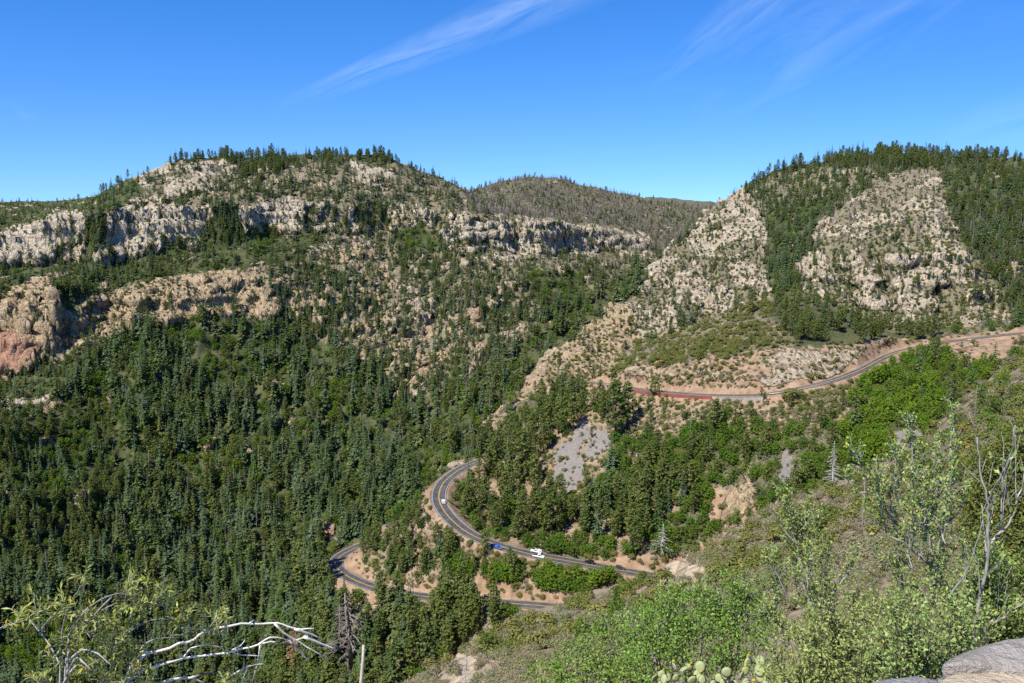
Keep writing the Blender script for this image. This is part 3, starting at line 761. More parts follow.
barrier('road_barrier', ROAD_UP, su * 5.4, i0, i1, -2.2, .25, .2, M['redwall'], 'long red retaining barrier under the edge of the upper road', M['steel'])
i0, i1 = sorted((idx_at(ROAD_UP, 720, 395), idx_at(ROAD_UP, 764, 394)))
barrier('retaining_wall', ROAD_UP, su * 6.6, i0, i1, -4.5, .2, .5, M['concrete'], 'pale retaining wall right of the red barrier on the upper road')

# ------------------------------------------------------------------ tree kinds (unit height, scaled on planting)
def rv(r): return Vector((r.gauss(0, 1), r.gauss(0, 1), r.gauss(0, 1))).normalized()
def leafquad(mb, c, n, s, r, el=1.3, m=0):
    n = n.normalized(); a = n.cross(rv(r))
    if a.length < .01: a = n.orthogonal()
    a.normalize(); b = n.cross(a)
    a *= s * el; b *= s
    mb.face([c - a, c - b * .8 + n * s * .15, c + a, c + b * .8 + n * s * .15], m)

def fir_mesh(seed, slim=.17, whorls=19):
    r = random.Random(seed); cr, tr = MB(), MB()
    tr.tube([(0, 0, -.04), (.003, 0, .3), (-.003, .004, .65), (0, 0, .97)], .016, .002, 6)
    for i in range(whorls):
        u = .09 + .9 * (i / (whorls - 1)) ** .95
        rad = slim * ((1 - u) ** .88) * r.uniform(.78, 1.12) + .006
        if u < .2: rad *= .75
        nb = 8 if u < .75 else 6
        a0 = r.uniform(0, 7)
        for k in range(nb):
            if r.random() < (.1 if slim < .22 else .22): continue
            a = a0 + k * 6.283 / nb + r.uniform(-.25, .25)
            ln = rad * r.uniform(.55, 1.25)
            z = u + r.uniform(-.014, .014)
            dr = Vector((math.cos(a), math.sin(a), 0)); sd = Vector((-math.sin(a), math.cos(a), 0))
            droop = r.uniform(.18, .5)
            for q in range(3):
                f0, f1 = q / 3, (q + 1.25) / 3
                p0 = dr * ln * f0 + Vector((0, 0, z - droop * ln * f0 * f0)); p1 = dr * ln * f1 + Vector((0, 0, z - droop * ln * f1 * f1))
                w = ln * (.36 - .2 * f0) + .004
                tl = Vector((0, 0, r.uniform(-.35, .35) * w))
                mid = (p0 + p1) / 2
                cr.face([p0, mid - sd * w + tl - Vector((0, 0, w * .4)), p1, mid + sd * w - tl - Vector((0, 0, w * .4))])
    for k in range(5):
        a = k * 1.257
        cr.face([(0, 0, 1.0), (.012 * math.cos(a), .012 * math.sin(a), .955), (.012 * math.cos(a + .8), .012 * math.sin(a + .8), .95)])
    return cr.mesh('fir_crown'), tr.mesh('fir_trunk', True)

def clump_mesh(seed, kind):
    r = random.Random(seed); cr, tr = MB(), MB()
    if kind == 'pine': zc0, zc1, R0, ncl, nq, qs = .24, .97, .21, 44, 16, .026
    elif kind == 'oak': zc0, zc1, R0, ncl, nq, qs = .2, .93, .46, 42, 18, .042
    else: zc0, zc1, R0, ncl, nq, qs = .2, .95, .36, 40, 18, .036
    lean = r.uniform(-.03, .03)
    if kind == 'pine': tr.tube([(0, 0, -.04), (lean * .3, 0, .4), (lean, .004, .92)], .02, .004, 6)
    else: tr.tube([(0, 0, -.06), (lean, 0, .3), (lean * 2, .01, .6)], .035, .012, 6)
    for k in range(ncl):
        u = (k + r.random()) / ncl
        z = zc0 + (zc1 - zc0) * u
        if kind == 'pine': rad = R0 * (min(1, (u + .12) * 2.4) * (1 - .82 * u ** 1.5)) * r.uniform(.35, 1.05)
        else: rad = R0 * math.sqrt(max(0.02, 1 - (2 * u - .85) ** 2 * .72)) * r.uniform(.25, 1.0)
        a = k * 2.399 + r.uniform(-.5, .5)
        c = Vector((math.cos(a) * rad, math.sin(a) * rad, z))
        tr.tube([(lean * u, 0, z - rad * .45), c * .97 + Vector((0, 0, -.01 * 1))], .007 if kind == 'pine' else .011, .002, 3)
        cs = qs * r.uniform(1.6, 2.6)
        for q in range(nq):
            o = rv(r); o.z *= .62
            p = c + o * cs * r.uniform(.5, 1.05)
            n = o * .8 + rv(r) * .6 + Vector((0, 0, .5))
            leafquad(cr, p, n, qs * r.uniform(.45, .95), r)
    return cr.mesh(kind + '_crown'), tr.mesh(kind + '_trunk', True)

def bush_mesh(seed, flat=.62, n=260, qs=.07, twig=False):
    """low shrub about one unit across and ~.7 high; leaves on a dome of short twigs"""
    r = random.Random(seed); cr = MB()
    lobes = [(Vector((r.uniform(-.26, .26), r.uniform(-.26, .26), r.uniform(.22, .42) * flat * 1.5)), r.uniform(.2, .34)) for _ in range(7)]
    for k in range(9):
        l, s = lobes[k % 7]
        cr.tube([(0, 0, -.08), tuple(l * .5 + rv(r) * .04), tuple(l + rv(r) * s * .6)], .018, .004, 3, 1)
    for q in range(n):
        l, s = lobes[q % 7]
        o = rv(r); o.z = abs(o.z) if r.random() < .7 else o.z * .6
        p = l + Vector((o.x * s, o.y * s, o.z * s * flat * 1.3)) * r.uniform(.65, 1.08)
        if p.z < -.02: p.z = .02
        leafquad(cr, p, o * 1.3 + rv(r) * .45 + Vector((0, 0, .25)), qs * r.uniform(.4, 1), r)
        if twig and q % 3 == 0:
            e = p + (o + rv(r) * .5) * s * .35
            w = o.cross(rv(r)).normalized() * .008
            cr.face([p - w, p + w, e], 1)
    return cr.mesh('shrub')

def snag_mesh(seed, full=False):
    r = random.Random(seed); mb = MB()
    ln = r.uniform(-.05, .05)
    mb.tube([(0, 0, -.05), (ln * .3, 0, .35), (ln, .01, .72), (ln * 1.1, .012, 1.0)], .02, .004, 6)
    for k in range(80 if full else 26):
        z = .2 + .77 * (k + r.random()) / (80 if full else 26); a = k * 2.4 + r.uniform(-.5, .5)
        s = (1.04 - z) * r.uniform(.1, .28)
        x = ln * z
        e = Vector((x + math.cos(a) * s, math.sin(a) * s, z - s * r.uniform(-.1, .45)))
        mb.tube([(x, 0, z), tuple((Vector((x, 0, z)) + e) / 2 + Vector((0, 0, s * .06))), tuple(e)], .006, .0018, 3)
        if full:
            for _ in range(4):
                mid = Vector((x, 0, z)).lerp(e, r.uniform(.4, .9))
                mb.tube([mid, mid + (rv(r) * .5 + Vector((math.cos(a), math.sin(a), -.4))) * s * .4], .003, .001, 3)
    return mb.mesh('dead_tree', True)

KINDS = {}   # kind -> list of (crown mesh, trunk mesh or None)
KINDS['fir'] = [fir_mesh(10 + k, sl, w) for k, (sl, w) in enumerate(((.20, 18), (.225, 16), (.25, 14), (.21, 19), (.17, 19), (.27, 13), (.235, 15)))]
KINDS['pine'] = [clump_mesh(30 + k, 'pine') for k in range(4)]
KINDS['oak'] = [clump_mesh(40 + k, 'oak') for k in range(4)]
KINDS['maple'] = [clump_mesh(50 + k, 'maple') for k in range(3)]
KINDS['jun'] = [(bush_mesh(60 + k, .8, 420, .055), None) for k in range(4)]
KINDS['sage'] = [(bush_mesh(70 + k, .8, 480, .045, True), None) for k in range(5)]
KINDS['snag'] = [(snag_mesh(80 + k), None) for k in range(4)]
for k, ms in KINDS.items():
    for a, b in ms:
        a.materials.append(M[k])
        if k in ('jun', 'sage'): a.materials.append(M['bark'] if k == 'jun' else M['snag'])
        if b: b.materials.append(M['bark'])
print('kinds', round(time.time() - T0, 1))

# ------------------------------------------------------------------ planting
HGT = {'fir': (12, 30), 'pine': (13, 24), 'oak': (4.5, 9), 'maple': (6, 11), 'jun': (1.8, 4.2), 'sage': (1.1, 2.7), 'snag': (9, 19)}
# road stretches that stay clear of crowns in front of them
def clear_pts(path, spans):
    out = []
    px, row = project(path[:, 0], path[:, 1], path[:, 2])
    for a, b in spans:
        i0, i1 = sorted((idx_at(path, *a), idx_at(path, *b)))
        out += [(px[i], row[i]) for i in range(i0, i1, 2)]
    return out
CLR = np.array(clear_pts(ROAD_UP, [((1000, 335), (945, 341)), ((905, 350), (765, 394)), ((762, 394), (652, 391)), ((640, 389), (628, 387)), ((608, 384), (592, 382))])
               + clear_pts(ROAD_MID, [((478, 537), (449, 517)), ((449, 517), (462, 468)), ((492, 544), (562, 559)), ((576, 562), (600, 567)), ((612, 569), (622, 571))])
               + clear_pts(ROAD_LOW, [((545, 606), (500, 603)), ((340, 571), (358, 547)), ((424, 597), (416, 596)), ((368, 585), (352, 579))])
               + [(295, 640), (296, 648), (294, 630), (350, 640), (352, 620), (348, 655), (328, 529), (446, 493), (498, 549), (495, 548), (450, 524), (460, 533), (572, 445), (566, 465), (588, 432), (592, 455), (575, 475), (735, 505), (722, 515), (530, 582), (520, 590), (535, 590), (352, 568), (358, 575)])
dens_of = {k: np.array([TYPES[n].get(k, 0) for n in TNAMES], float) for k in HGT}
scale_of = np.array([TYPES[n]['s'] for n in TNAMES])
PLANTS = {}
for k in HGT:
    dm = dens_of[k].max()
    x0, x1, y0, y1 = -240, 1200, 140, 800
    n = int(dm / 1000 * (x1 - x0) * (y1 - y0))
    px, row = rng.uniform(x0, x1, n), rng.uniform(y0, y1, n)
    ty = cov_at(px, row)
    i, j, ok = hit(px, row)
    dd = np.hypot(VX[i, j], VY[i, j])
    near = dd < 330
    sty = TNAMES.index('sage')
    ty = np.where(near & ~np.isin(ty, [TNAMES.index('right_hill'), TNAMES.index('outcrop')]), sty, ty)
    ty = np.where(~near & (ty == sty), TNAMES.index('oak_slope'), ty)
    prob = dens_of[k][ty] / dm
    cl = .5 + .5 * fbm(VX[i, j] / 60, VY[i, j] / 60, 600 + sum(map(ord, k)), 3)
    prob = prob * np.clip(-.15 + 2.4 * cl, .08, 1.9) / 1.1
    if k in ('fir', 'pine', 'oak', 'maple'): prob = prob * (1 - .5 * rk[i, j])
    if k == 'sage': prob = prob * np.where(dd < 50, .5, 1)
    ok &= rng.uniform(0, 1, n) < prob
    ok &= (dd > (72 if k == 'sage' else 118))
    ok &= (RD[i, j] > (8.5 if k in ('fir', 'pine', 'oak', 'maple') else 5.6)) & (dd > 24)
    px, row, i, j, ty, dd = px[ok], row[ok], i[ok], j[ok], ty[ok], dd[ok]
    lo, hi = HGT[k]
    h = (lo + (hi - lo) * rng.beta(2, 2.2, len(px))) * (scale_of[ty] if k not in ('sage', 'jun') else (.75 + .35 * scale_of[ty]))
    if k == 'jun': h = np.where(ty == TNAMES.index('knoll'), h * 1.15, h)
    if k == 'sage': h = np.where(dd < 90, h * .62, h)
    hp = h / dd * FPX; wp = hp * {'fir': .18, 'pine': .22, 'oak': .45, 'maple': .36, 'jun': .55, 'sage': .6, 'snag': .1}[k] + .5
    bad = np.zeros(len(px), bool)
    for qx, qy in CLR:
        bad |= (np.abs(px - qx) < wp) & (row > qy + .5) & (row - hp * .95 < qy)
    g = ~bad
    x, y, z = VX[i, j][g], VY[i, j][g], VZ[i, j][g]
    # keep planted spots apart from the grid
    jt = rng.uniform(-.5, .5, (2, g.sum()))
    PLANTS[k] = dict(x=x + jt[0], y=y + jt[1], z=z - .15 - (.02 * h[g] if k in ('fir', 'pine') else .03 * h[g]), h=h[g], d=dd[g], px=px[g], row=row[g], ty=ty[g], rot=rng.uniform(0, 6.283, g.sum()), var=rng.integers(0, len(KINDS[k]), g.sum()))
    print(k, g.sum())
print('plants', round(time.time() - T0, 1))

# hand-placed trees the photograph singles out: (kind, px, row of the base, height in px, variant)
HAND = [('pine', 615, 440, 62, 0), ('pine', 628, 426, 46, 1), ('pine', 614, 405, 40, 2), ('pine', 600, 412, 34, 3), ('pine', 622, 432, 30, 1), ('fir', 598, 540, 46, 1), ('pine', 552, 535, 52, 0), ('fir', 658, 535, 42, 2),
        ('pine', 635, 560, 46, 3), ('pine', 484, 560, 34, 2), ('oak', 655, 396, 20, 1), ('oak', 762, 400, 11, 2), ('jun', 792, 400, 12, 0), ('pine', 573, 432, 42, 1), ('pine', 522, 482, 56, 0), ('fir', 508, 478, 48, 3), ('pine', 535, 500, 50, 2)]
for kd_, px, row, hp, v in HAND:
    i, j, ok = hit(np.array([float(px)]), np.array([float(row)]))
    p = PLANTS[kd_]; ii, jj = i[0], j[0]; dd = math.hypot(VX[ii, jj], VY[ii, jj])
    for key, val in dict(x=VX[ii, jj], y=VY[ii, jj], z=VZ[ii, jj] - .3, h=hp / FPX * dd * (1.4 if kd_ == 'jun' else 1), d=dd, px=px, row=row, ty=TNAMES.index('pines'), rot=1.7 * v, var=v % len(KINDS[kd_])).items():
        p[key] = np.append(p[key], val)

REG = [  # where a plant stands, in words one can follow in the photograph
    ('on the slope below the red barrier', [(590, 384), (725, 396), (725, 440), (590, 440)]),
    ('on the slope under the pale retaining wall', [(725, 396), (860, 375), (850, 430), (725, 440)]),
    ('in the bright green gully under the curving upper road', [(835, 380), (1024, 338), (960, 420), (905, 482), (840, 490)]),
    ('on the rounded knoll above the upper road', [(600, 380), (640, 340), (800, 285), (900, 330), (1024, 322), (1024, 336), (860, 365), (720, 392)]),
    ('inside the bend of the road with the white car', [(440, 520), (462, 462), (520, 400), (572, 380), (560, 500), (600, 512), (600, 560), (500, 545)]),
    ('beside the grey scree chute', [(540, 410), (625, 410), (625, 500), (545, 505)]),
    ('between the two lower bends of road', [(335, 560), (440, 505), (640, 575), (545, 604), (360, 590)]),
    ('in the deep wood below the lower hairpin', [(230, 760), (300, 600), (345, 575), (520, 612), (430, 690), (430, 800)]),
    ('on the oak slope under the upper road', [(600, 440), (860, 420), (850, 495), (740, 525), (650, 580), (560, 570), (600, 500)]),
    ('on the grey brush slope below the overlook', [(380, 720), (440, 666), (600, 588), (740, 516), (880, 466), (880, 800), (380, 800)]),
    ('on the brushy hillside at the right edge', [(880, 466), (1024, 348), (1100, 330), (1100, 800), (880, 800)]),
    ('on the tan rocky spur left of the upper road', [(480, 445), (580, 325), (640, 295), (640, 345), (600, 390), (500, 430)]),
    ('on the right massif below its rounded top', [(640, 300), (760, 165), (1100, 130), (1100, 335), (800, 300), (640, 345)]),
    ('on the pale cliffs of the left massif', [(-80, 200), (340, 195), (340, 265), (-80, 345)]),
    ('on the rim of the left massif', [(-80, 130), (480, 130), (480, 200), (-80, 215)]),
    ('on the burned far mountain', [(465, 150), (760, 150), (700, 262), (465, 262)]),
    ('on the low left slope near the bottom corner', [(-80, 560), (180, 560), (220, 800), (-80, 800)]),
    ('high on the wooded left canyon slope', [(-80, 300), (330, 300), (330, 430), (-80, 430)]),
    ('on the middle of the left canyon slope', [(-80, 430), (330, 430), (330, 800), (-80, 800)]),
    ('along the shady canyon bottom left of the spur', [(330, 330), (660, 255), (480, 445), (440, 510), (330, 570)]),
]
DESC = {'fir': ('fir_tree', 'fir', ('young narrow green fir', 'slender dark green fir', 'tall dark green fir')),
        'pine': ('pine_tree', 'pine', ('small olive green pine', 'round topped green pine', 'big spreading green pine')),
        'oak': ('oak_tree', 'oak', ('small bushy green oak', 'leafy dark green oak', 'broad leafy green oak')),
        'maple': ('maple_tree', 'maple', ('small bright green maple', 'bright green leafy maple', 'large bright green maple')),
        'jun': ('juniper_shrub', 'juniper', ('low olive green juniper', 'rounded olive green juniper', 'large olive green juniper')),
        'sage': ('brush_shrub', 'shrub', ('small grey green brush shrub', 'rounded grey green brush shrub', 'large grey green brush shrub')),
        'snag': ('dead_tree', 'dead tree', ('small grey dead tree', 'bare grey dead tree', 'tall bare grey dead tree'))}
LAND = [('the small white car on the bend', 446, 501), ('the blue car', 498, 549), ('the two white vehicles', 535, 555), ('the black car', 591, 566), ('the dark grey car', 618, 571),
        ('the left end of the red barrier', 634, 389), ('the right end of the red barrier', 718, 395), ('the lower hairpin', 338, 562), ('the grey scree chute', 575, 455), ('the bare white dead tree', 832, 470),
        ('the lowest stretch of road', 520, 603), ('the far corner of the upper road', 600, 383), ('the orange rock outcrop', 690, 575), ('the tip of the knoll', 795, 292), ('the small scree patch', 787, 470)]
taken = {}
def plant_label(k, px, row, hc, key):
    for nm, lx, ly in LAND:
        dx, dy = px - lx, row - ly
        if dx * dx + dy * dy < 34 ** 2:
            side = ('right of' if dx > 0 else 'left of') if abs(dx) > abs(dy) else ('below' if dy > 0 else 'above')
            if (k, nm, side) not in taken:
                taken[(k, nm, side)] = 1
                return f'{DESC[k][2][hc]} next {side} {nm}' if side in ('below', 'above') else f'{DESC[k][2][hc]} just {side} {nm}', None
    for nm, poly in REG:
        if inpoly(poly, np.array([px]), np.array([row]))[0]:
            return f'{DESC[k][2][hc]} {nm}', f'{DESC[k][1]}s {nm}'
    return f'{DESC[k][2][hc]} on the canyon walls', f'{DESC[k][1]}s on the canyon walls'

STUFF = {'fir': 'fir_forest', 'pine': 'pine_forest', 'oak': 'oak_thicket', 'maple': 'maple_thicket', 'jun': 'juniper_scrub', 'sage': 'brush_cover', 'snag': 'dead_timber'}
WID = {'fir': 1, 'pine': 1.12, 'oak': 1, 'maple': 1, 'jun': 1.25, 'sage': 1.2, 'snag': 1}
NIND = 290

def scatter_nodes(name, protos):
    ng = bpy.data.node_groups.new(name, 'GeometryNodeTree')
    ng.interface.new_socket('Geometry', in_out='INPUT', socket_type='NodeSocketGeometry')
    ng.interface.new_socket('Geometry', in_out='OUTPUT', socket_type='NodeSocketGeometry')
    gi, go = ng.nodes.new('NodeGroupInput'), ng.nodes.new('NodeGroupOutput')
    jn = ng.nodes.new('GeometryNodeJoinGeometry')
    def named(nm, ty):
        n = ng.nodes.new('GeometryNodeInputNamedAttribute'); n.data_type = ty; n.inputs['Name'].default_value = nm
        return n.outputs['Attribute']
    va, ro, sc = named('variant', 'INT'), named('turn', 'FLOAT_VECTOR'), named('size', 'FLOAT_VECTOR')
    for k, obs in enumerate(protos):
        j2 = ng.nodes.new('GeometryNodeJoinGeometry')
        for o in obs:
            oi = ng.nodes.new('GeometryNodeObjectInfo'); oi.transform_space = 'ORIGINAL'
            oi.inputs['Object'].default_value = o; oi.inputs['As Instance'].default_value = False
            ng.links.new(oi.outputs['Geometry'], j2.inputs[0])
        cmp_ = ng.nodes.new('FunctionNodeCompare'); cmp_.data_type = 'INT'; cmp_.operation = 'EQUAL'
        ng.links.new(va, cmp_.inputs[2]); cmp_.inputs[3].default_value = k
        ip = ng.nodes.new('GeometryNodeInstanceOnPoints')
        ng.links.new(gi.outputs[0], ip.inputs['Points']); ng.links.new(cmp_.outputs[0], ip.inputs['Selection'])
        ng.links.new(j2.outputs[0], ip.inputs['Instance']); ng.links.new(ro, ip.inputs['Rotation']); ng.links.new(sc, ip.inputs['Scale'])
        ng.links.new(ip.outputs[0], jn.inputs[0])
    ng.links.new(jn.outputs[0], go.inputs[0])
    return ng

for k, p in PLANTS.items():
    n = len(p['x'])
    vis = (p['px'] > 3) & (p['px'] < 1020) & (p['row'] < 690) & (p['row'] > 100)
    rank = np.argsort(-np.where(vis, p['h'] / p['d'], p['h'] / p['d'] * .001))
    ind, rest = rank[:NIND], rank[NIND:]
    if n < NIND + 25: ind, rest = rank, rank[:0]
    hs = np.percentile(p['h'][ind], [33, 66]) if len(ind) else (0, 0)
    protos = {}
    for q in ind:
        v = int(p['var'][q]); a, b = KINDS[k][v]
        h = float(p['h'][q]); w = h * WID[k] * random.uniform(.88, 1.14)
        if b is not None:
            root = empty(DESC[k][0], (p['x'][q], p['y'][q], p['z'][q]), p['rot'][q]); root.scale = (w, w, h)
            c_ = bpy.data.objects.new('crown', a); t_ = bpy.data.objects.new('trunk', b)
            for o in (c_, t_): C.objects.link(o); o.parent = root
            protos.setdefault(v, [c_, t_])
        else:
            root = bpy.data.objects.new(DESC[k][0], a); C.objects.link(root)
            root.location = (p['x'][q], p['y'][q], p['z'][q]); root.rotation_euler = (0, 0, p['rot'][q]); root.scale = (w, w, h)
            protos.setdefault(v, [root])
        lab, grp = plant_label(k, float(p['px'][q]), float(p['row'][q]), int(h > hs[0]) + int(h > hs[1]), q)
        tag(root, lab, DESC[k][1], grp)
    if len(rest):
        me = bpy.data.meshes.new(STUFF[k]); m = len(rest)
        me.vertices.add(m); me.vertices.foreach_set('co', np.stack([p['x'][rest], p['y'][rest], p['z'][rest]], -1).astype(np.float32).ravel())
        va = me.attributes.new('variant', 'INT', 'POINT'); va.data.foreach_set('value', p['var'][rest].astype(np.int32))
        ta = me.attributes.new('turn', 'FLOAT_VECTOR', 'POINT'); ta.data.foreach_set('vector', np.stack([0 * p['rot'][rest], 0 * p['rot'][rest], p['rot'][rest]], -1).astype(np.float32).ravel())
        w = p['h'][rest] * WID[k] * rng.uniform(.88, 1.14, m) * (np.where(p['d'][rest] > 1400, 2.6, 1.2) if k == 'snag' else 1)
        sa = me.attributes.new('size', 'FLOAT_VECTOR', 'POINT'); sa.data.foreach_set('vector', np.stack([w, w, p['h'][rest]], -1).astype(np.float32).ravel())
        o = tag(link(STUFF[k], me), kind='stuff')
        md = o.modifiers.new('scatter', 'NODES')
        md.node_group = scatter_nodes(STUFF[k], [protos.get(v, next(iter(protos.values()))) for v in range(len(KINDS[k]))])
print('planted', round(time.time() - T0, 1))
#PART2
# ------------------------------------------------------------------ vehicles on the lower road
def vehicle(name, kind, paint, path, px, row, lane, label, cat, flip=False):
    i = max(1, min(len(path) - 2, idx_at(path, px, row)))
    p = Vector(path_side(path, lane)[i]); tn = path[i + 1] - path[i - 1]
    rz = math.atan2(tn[1], tn[0]) + (math.pi if flip else 0)
    root = empty(name, p + Vector((0, 0, .035)), rz)
    root.rotation_euler = (0, -math.asin(tn[2] / np.linalg.norm(tn)) * (-1 if flip else 1), rz)
    Lh, W, deck = {'suv': (2.35, .93, 1.0), 'sedan': (2.35, .9, .92), 'pickup': (2.8, .97, 1.08), 'truck': (3.2, 1.02, 1.05)}[kind]
    # side profile swept across the width, narrower at the roof
    if kind == 'suv': prof = [(-Lh, .35), (Lh, .35), (Lh, .72), (Lh - .12, .9), (1.15, deck), (-Lh + .02, deck + .02), (-Lh, .8)]; cab = [(1.05, deck), (.45, 1.62), (-.9, 1.7), (-2.0, 1.66), (-2.25, deck)]
    elif kind == 'sedan': prof = [(-Lh, .32), (Lh, .32), (Lh, .62), (Lh - .15, .78), (1.1, deck), (-1.4, deck), (-Lh + .05, .9), (-Lh, .7)]; cab = [(1.0, deck), (.25, 1.38), (-.85, 1.42), (-1.75, deck)]
    else: prof = [(-Lh, .45), (Lh, .45), (Lh, .85), (Lh - .12, 1.0), (1.45, deck), (-Lh, deck), (-Lh, .8)]; cab = [(1.4, deck), (.8, 1.78), (-.35, 1.82), (-.55, deck)]
    def sweep(pf, w0, w1):
        mb = MB(); n = len(pf); zs = [z for _, z in pf]; z0, z1 = min(zs), max(zs)
        wf = lambda z: w0 + (w1 - w0) * (z - z0) / (z1 - z0)
        vs = [(x, -wf(z), z) for x, z in pf] + [(x, wf(z), z) for x, z in pf]
        fs = [tuple(range(n)), tuple(range(2 * n - 1, n - 1, -1))] + [(i, n + i, n + (i + 1) % n, (i + 1) % n) for i in range(n)]
        mb.add(vs, fs); return mb
    b = link('body', sweep(prof, W, W * .95).mesh('body'), paint, root)
    md = b.modifiers.new('soft', 'BEVEL'); md.width = .06; md.segments = 2
    c = link('cabin', sweep(cab, W * .92, W * .74).mesh('cabin'), paint, root)
    md = c.modifiers.new('soft', 'BEVEL'); md.width = .05; md.segments = 2
    # side windows, windscreen and rear window set just proud of the cabin
    (fx, _), (rx, rz1) = cab[0], cab[1]; bx, bz = cab[-1][0], cab[-2][1]; tx = cab[-2][0]
    H = rz1 - deck
    for s in (-1, 1):
        mb = MB(); y0, y1 = s * (W * .92 - .02 + .028), s * (W * .76 + .012)
        q = [(fx - .22, y0, deck + .1), (bx + .22, y0, deck + .1), (tx + .05, y1, deck + H * .86), (rx - .05, y1, deck + H * .86)]
        mb.face(q if s < 0 else q[::-1]); link('side_window', mb.mesh('side_window'), M['glass'], root)
    mb = MB(); k = .02
    mb.face([(fx - .06 + k, -W * .82, deck + .08), (fx - .06 + k, W * .82, deck + .08), (rx + .06 + k, W * .68, deck + H * .9), (rx + .06 + k, -W * .68, deck + H * .9)]); link('windscreen', mb.mesh('windscreen'), M['glass'], root)
    mb = MB(); mb.face([(bx + .04 - k, W * .82, deck + .1), (bx + .04 - k, -W * .82, deck + .1), (tx - .04 - k, -W * .68, deck + H * .86), (tx - .04 - k, W * .68, deck + H * .86)]); link('rear_window', mb.mesh('rear_window'), M['glass'], root)
    wm = MB()
    n = 16; rr = .35
    vs = [(rr * math.cos(a * 2 * math.pi / n), y, rr * math.sin(a * 2 * math.pi / n)) for y in (-.11, .11) for a in range(n)]
    wm.add(vs, [(i, (i + 1) % n, n + (i + 1) % n, n + i) for i in range(n)] + [tuple(range(n - 1, -1, -1)), tuple(range(n, 2 * n))])
    wme = wm.mesh('wheel'); wme.materials.append(M['rubber'])
    rm = MB(); vs = [(.2 * math.cos(a * 2 * math.pi / 10), y, .2 * math.sin(a * 2 * math.pi / 10)) for y in (-.118, .118) for a in range(10)]
    rm.add(vs, [tuple(range(9, -1, -1)), tuple(range(10, 20))] + [(i, (i + 1) % 10, 10 + (i + 1) % 10, 10 + i) for i in range(10)]); rme = rm.mesh('rim'); rme.materials.append(M['steel'])
    for x in (-Lh * .62, Lh * .62):
        for y in (-W + .08, W - .08):
            o = bpy.data.objects.new('wheel', wme); C.objects.link(o); o.parent = root; o.location = (x, y, .35)
            r2 = bpy.data.objects.new('rim', rme); C.objects.link(r2); r2.parent = o
    for s in (-1, 1):
        mb = MB(); mb.box((Lh - .02, s * W * .72, .7 if kind in ('suv', 'sedan') else .85), (.05, .16, .08)); link('headlight', mb.mesh('headlight'), M['lamp'], root)
        mb = MB(); mb.box((-Lh + .02, s * W * .8, .78 if kind in ('suv', 'sedan') else .92), (.05, .1, .12)); link('tail_light', mb.mesh('tail_light'), M['tail'], root)
    if kind == 'pickup':
        mb = MB(); mb.box((-1.68, 0, deck + .012), (1.05, W * .82, .012)); link('truck_bed', mb.mesh('truck_bed'), M['rubber'], root)
    if kind == 'truck':   # service body with a rack and an orange panel
        mb = MB(); mb.box((-1.95, 0, 1.5), (1.2, W * .98, .42)); link('service_body', mb.mesh('service_body'), paint, root)
        mb = MB(); mb.box((-2.4, -W * .99 - .012, 1.55), (.45, .012, .25)); mb.box((-2.4, W * .99 + .012, 1.55), (.45, .012, .25)); mb.box((-2.5, 0, 1.935), (.5, .6, .012)); link('side_panel', mb.mesh('side_panel'), M['orange'], root)
        mb = MB()
        for s in (-1, 1): mb.tube([(-3.0, s * .8, 2.1), (1.6, s * .8, 2.1)], .035, .035, 6)
        for x in (-2.9, -1.2, .6): mb.tube([(x, -.8, 2.1), (x, .8, 2.1)], .03, .03, 6); mb.tube([(x, -.8, 1.8), (x, -.8, 2.1)], .03, .03, 6); mb.tube([(x, .8, 1.8), (x, .8, 2.1)], .03, .03, 6)
        link('roof_rack', mb.mesh('roof_rack'), paint, root)
    return tag(root, label, cat)
def lane_near(path, px, row):
    i = max(1, min(len(path) - 2, idx_at(path, px, row)))
    a, b = path_side(path, 2)[i], path_side(path, -2)[i]
    return 1 if np.hypot(*a[:2]) < np.hypot(*b[:2]) else -1
sn = lane_near(ROAD_MID, 540, 556)
vehicle('parked_car', 'suv', M['cwhite'], ROAD_MID, 447, 501, 1.9 if project(*path_side(ROAD_MID, 2)[idx_at(ROAD_MID, 447, 501)])[0] > project(*path_side(ROAD_MID, -2)[idx_at(ROAD_MID, 447, 501)])[0] else -1.9, 'small white car rounding the bend of the road below the spur', 'car')
vehicle('sedan_car', 'sedan', M['cblue'], ROAD_MID, 499, 548, sn * 3.0, 'bright blue car on the road just right of the bend', 'car', True)
vehicle('pickup_truck', 'pickup', M['cwhite'], ROAD_MID, 537, 556, sn * 2.0, 'white pickup on the near lane beside the service truck', 'pickup', True)
vehicle('service_truck', 'truck', M['cwhite'], ROAD_MID, 535, 555, -sn * 3.2, 'white service truck with an orange panel and a roof rack on the far lane', 'truck').scale = (.85, .85, .85)
vehicle('suv_car', 'suv', M['cblack'], ROAD_MID, 591, 565, -sn * 1.6, 'black car on the road right of the white vehicles', 'car')
vehicle('suv_car', 'suv', M['cgrey'], ROAD_MID, 618, 570, -sn * 1.2, 'dark grey car half hidden where the road goes behind the brush slope', 'car', True)

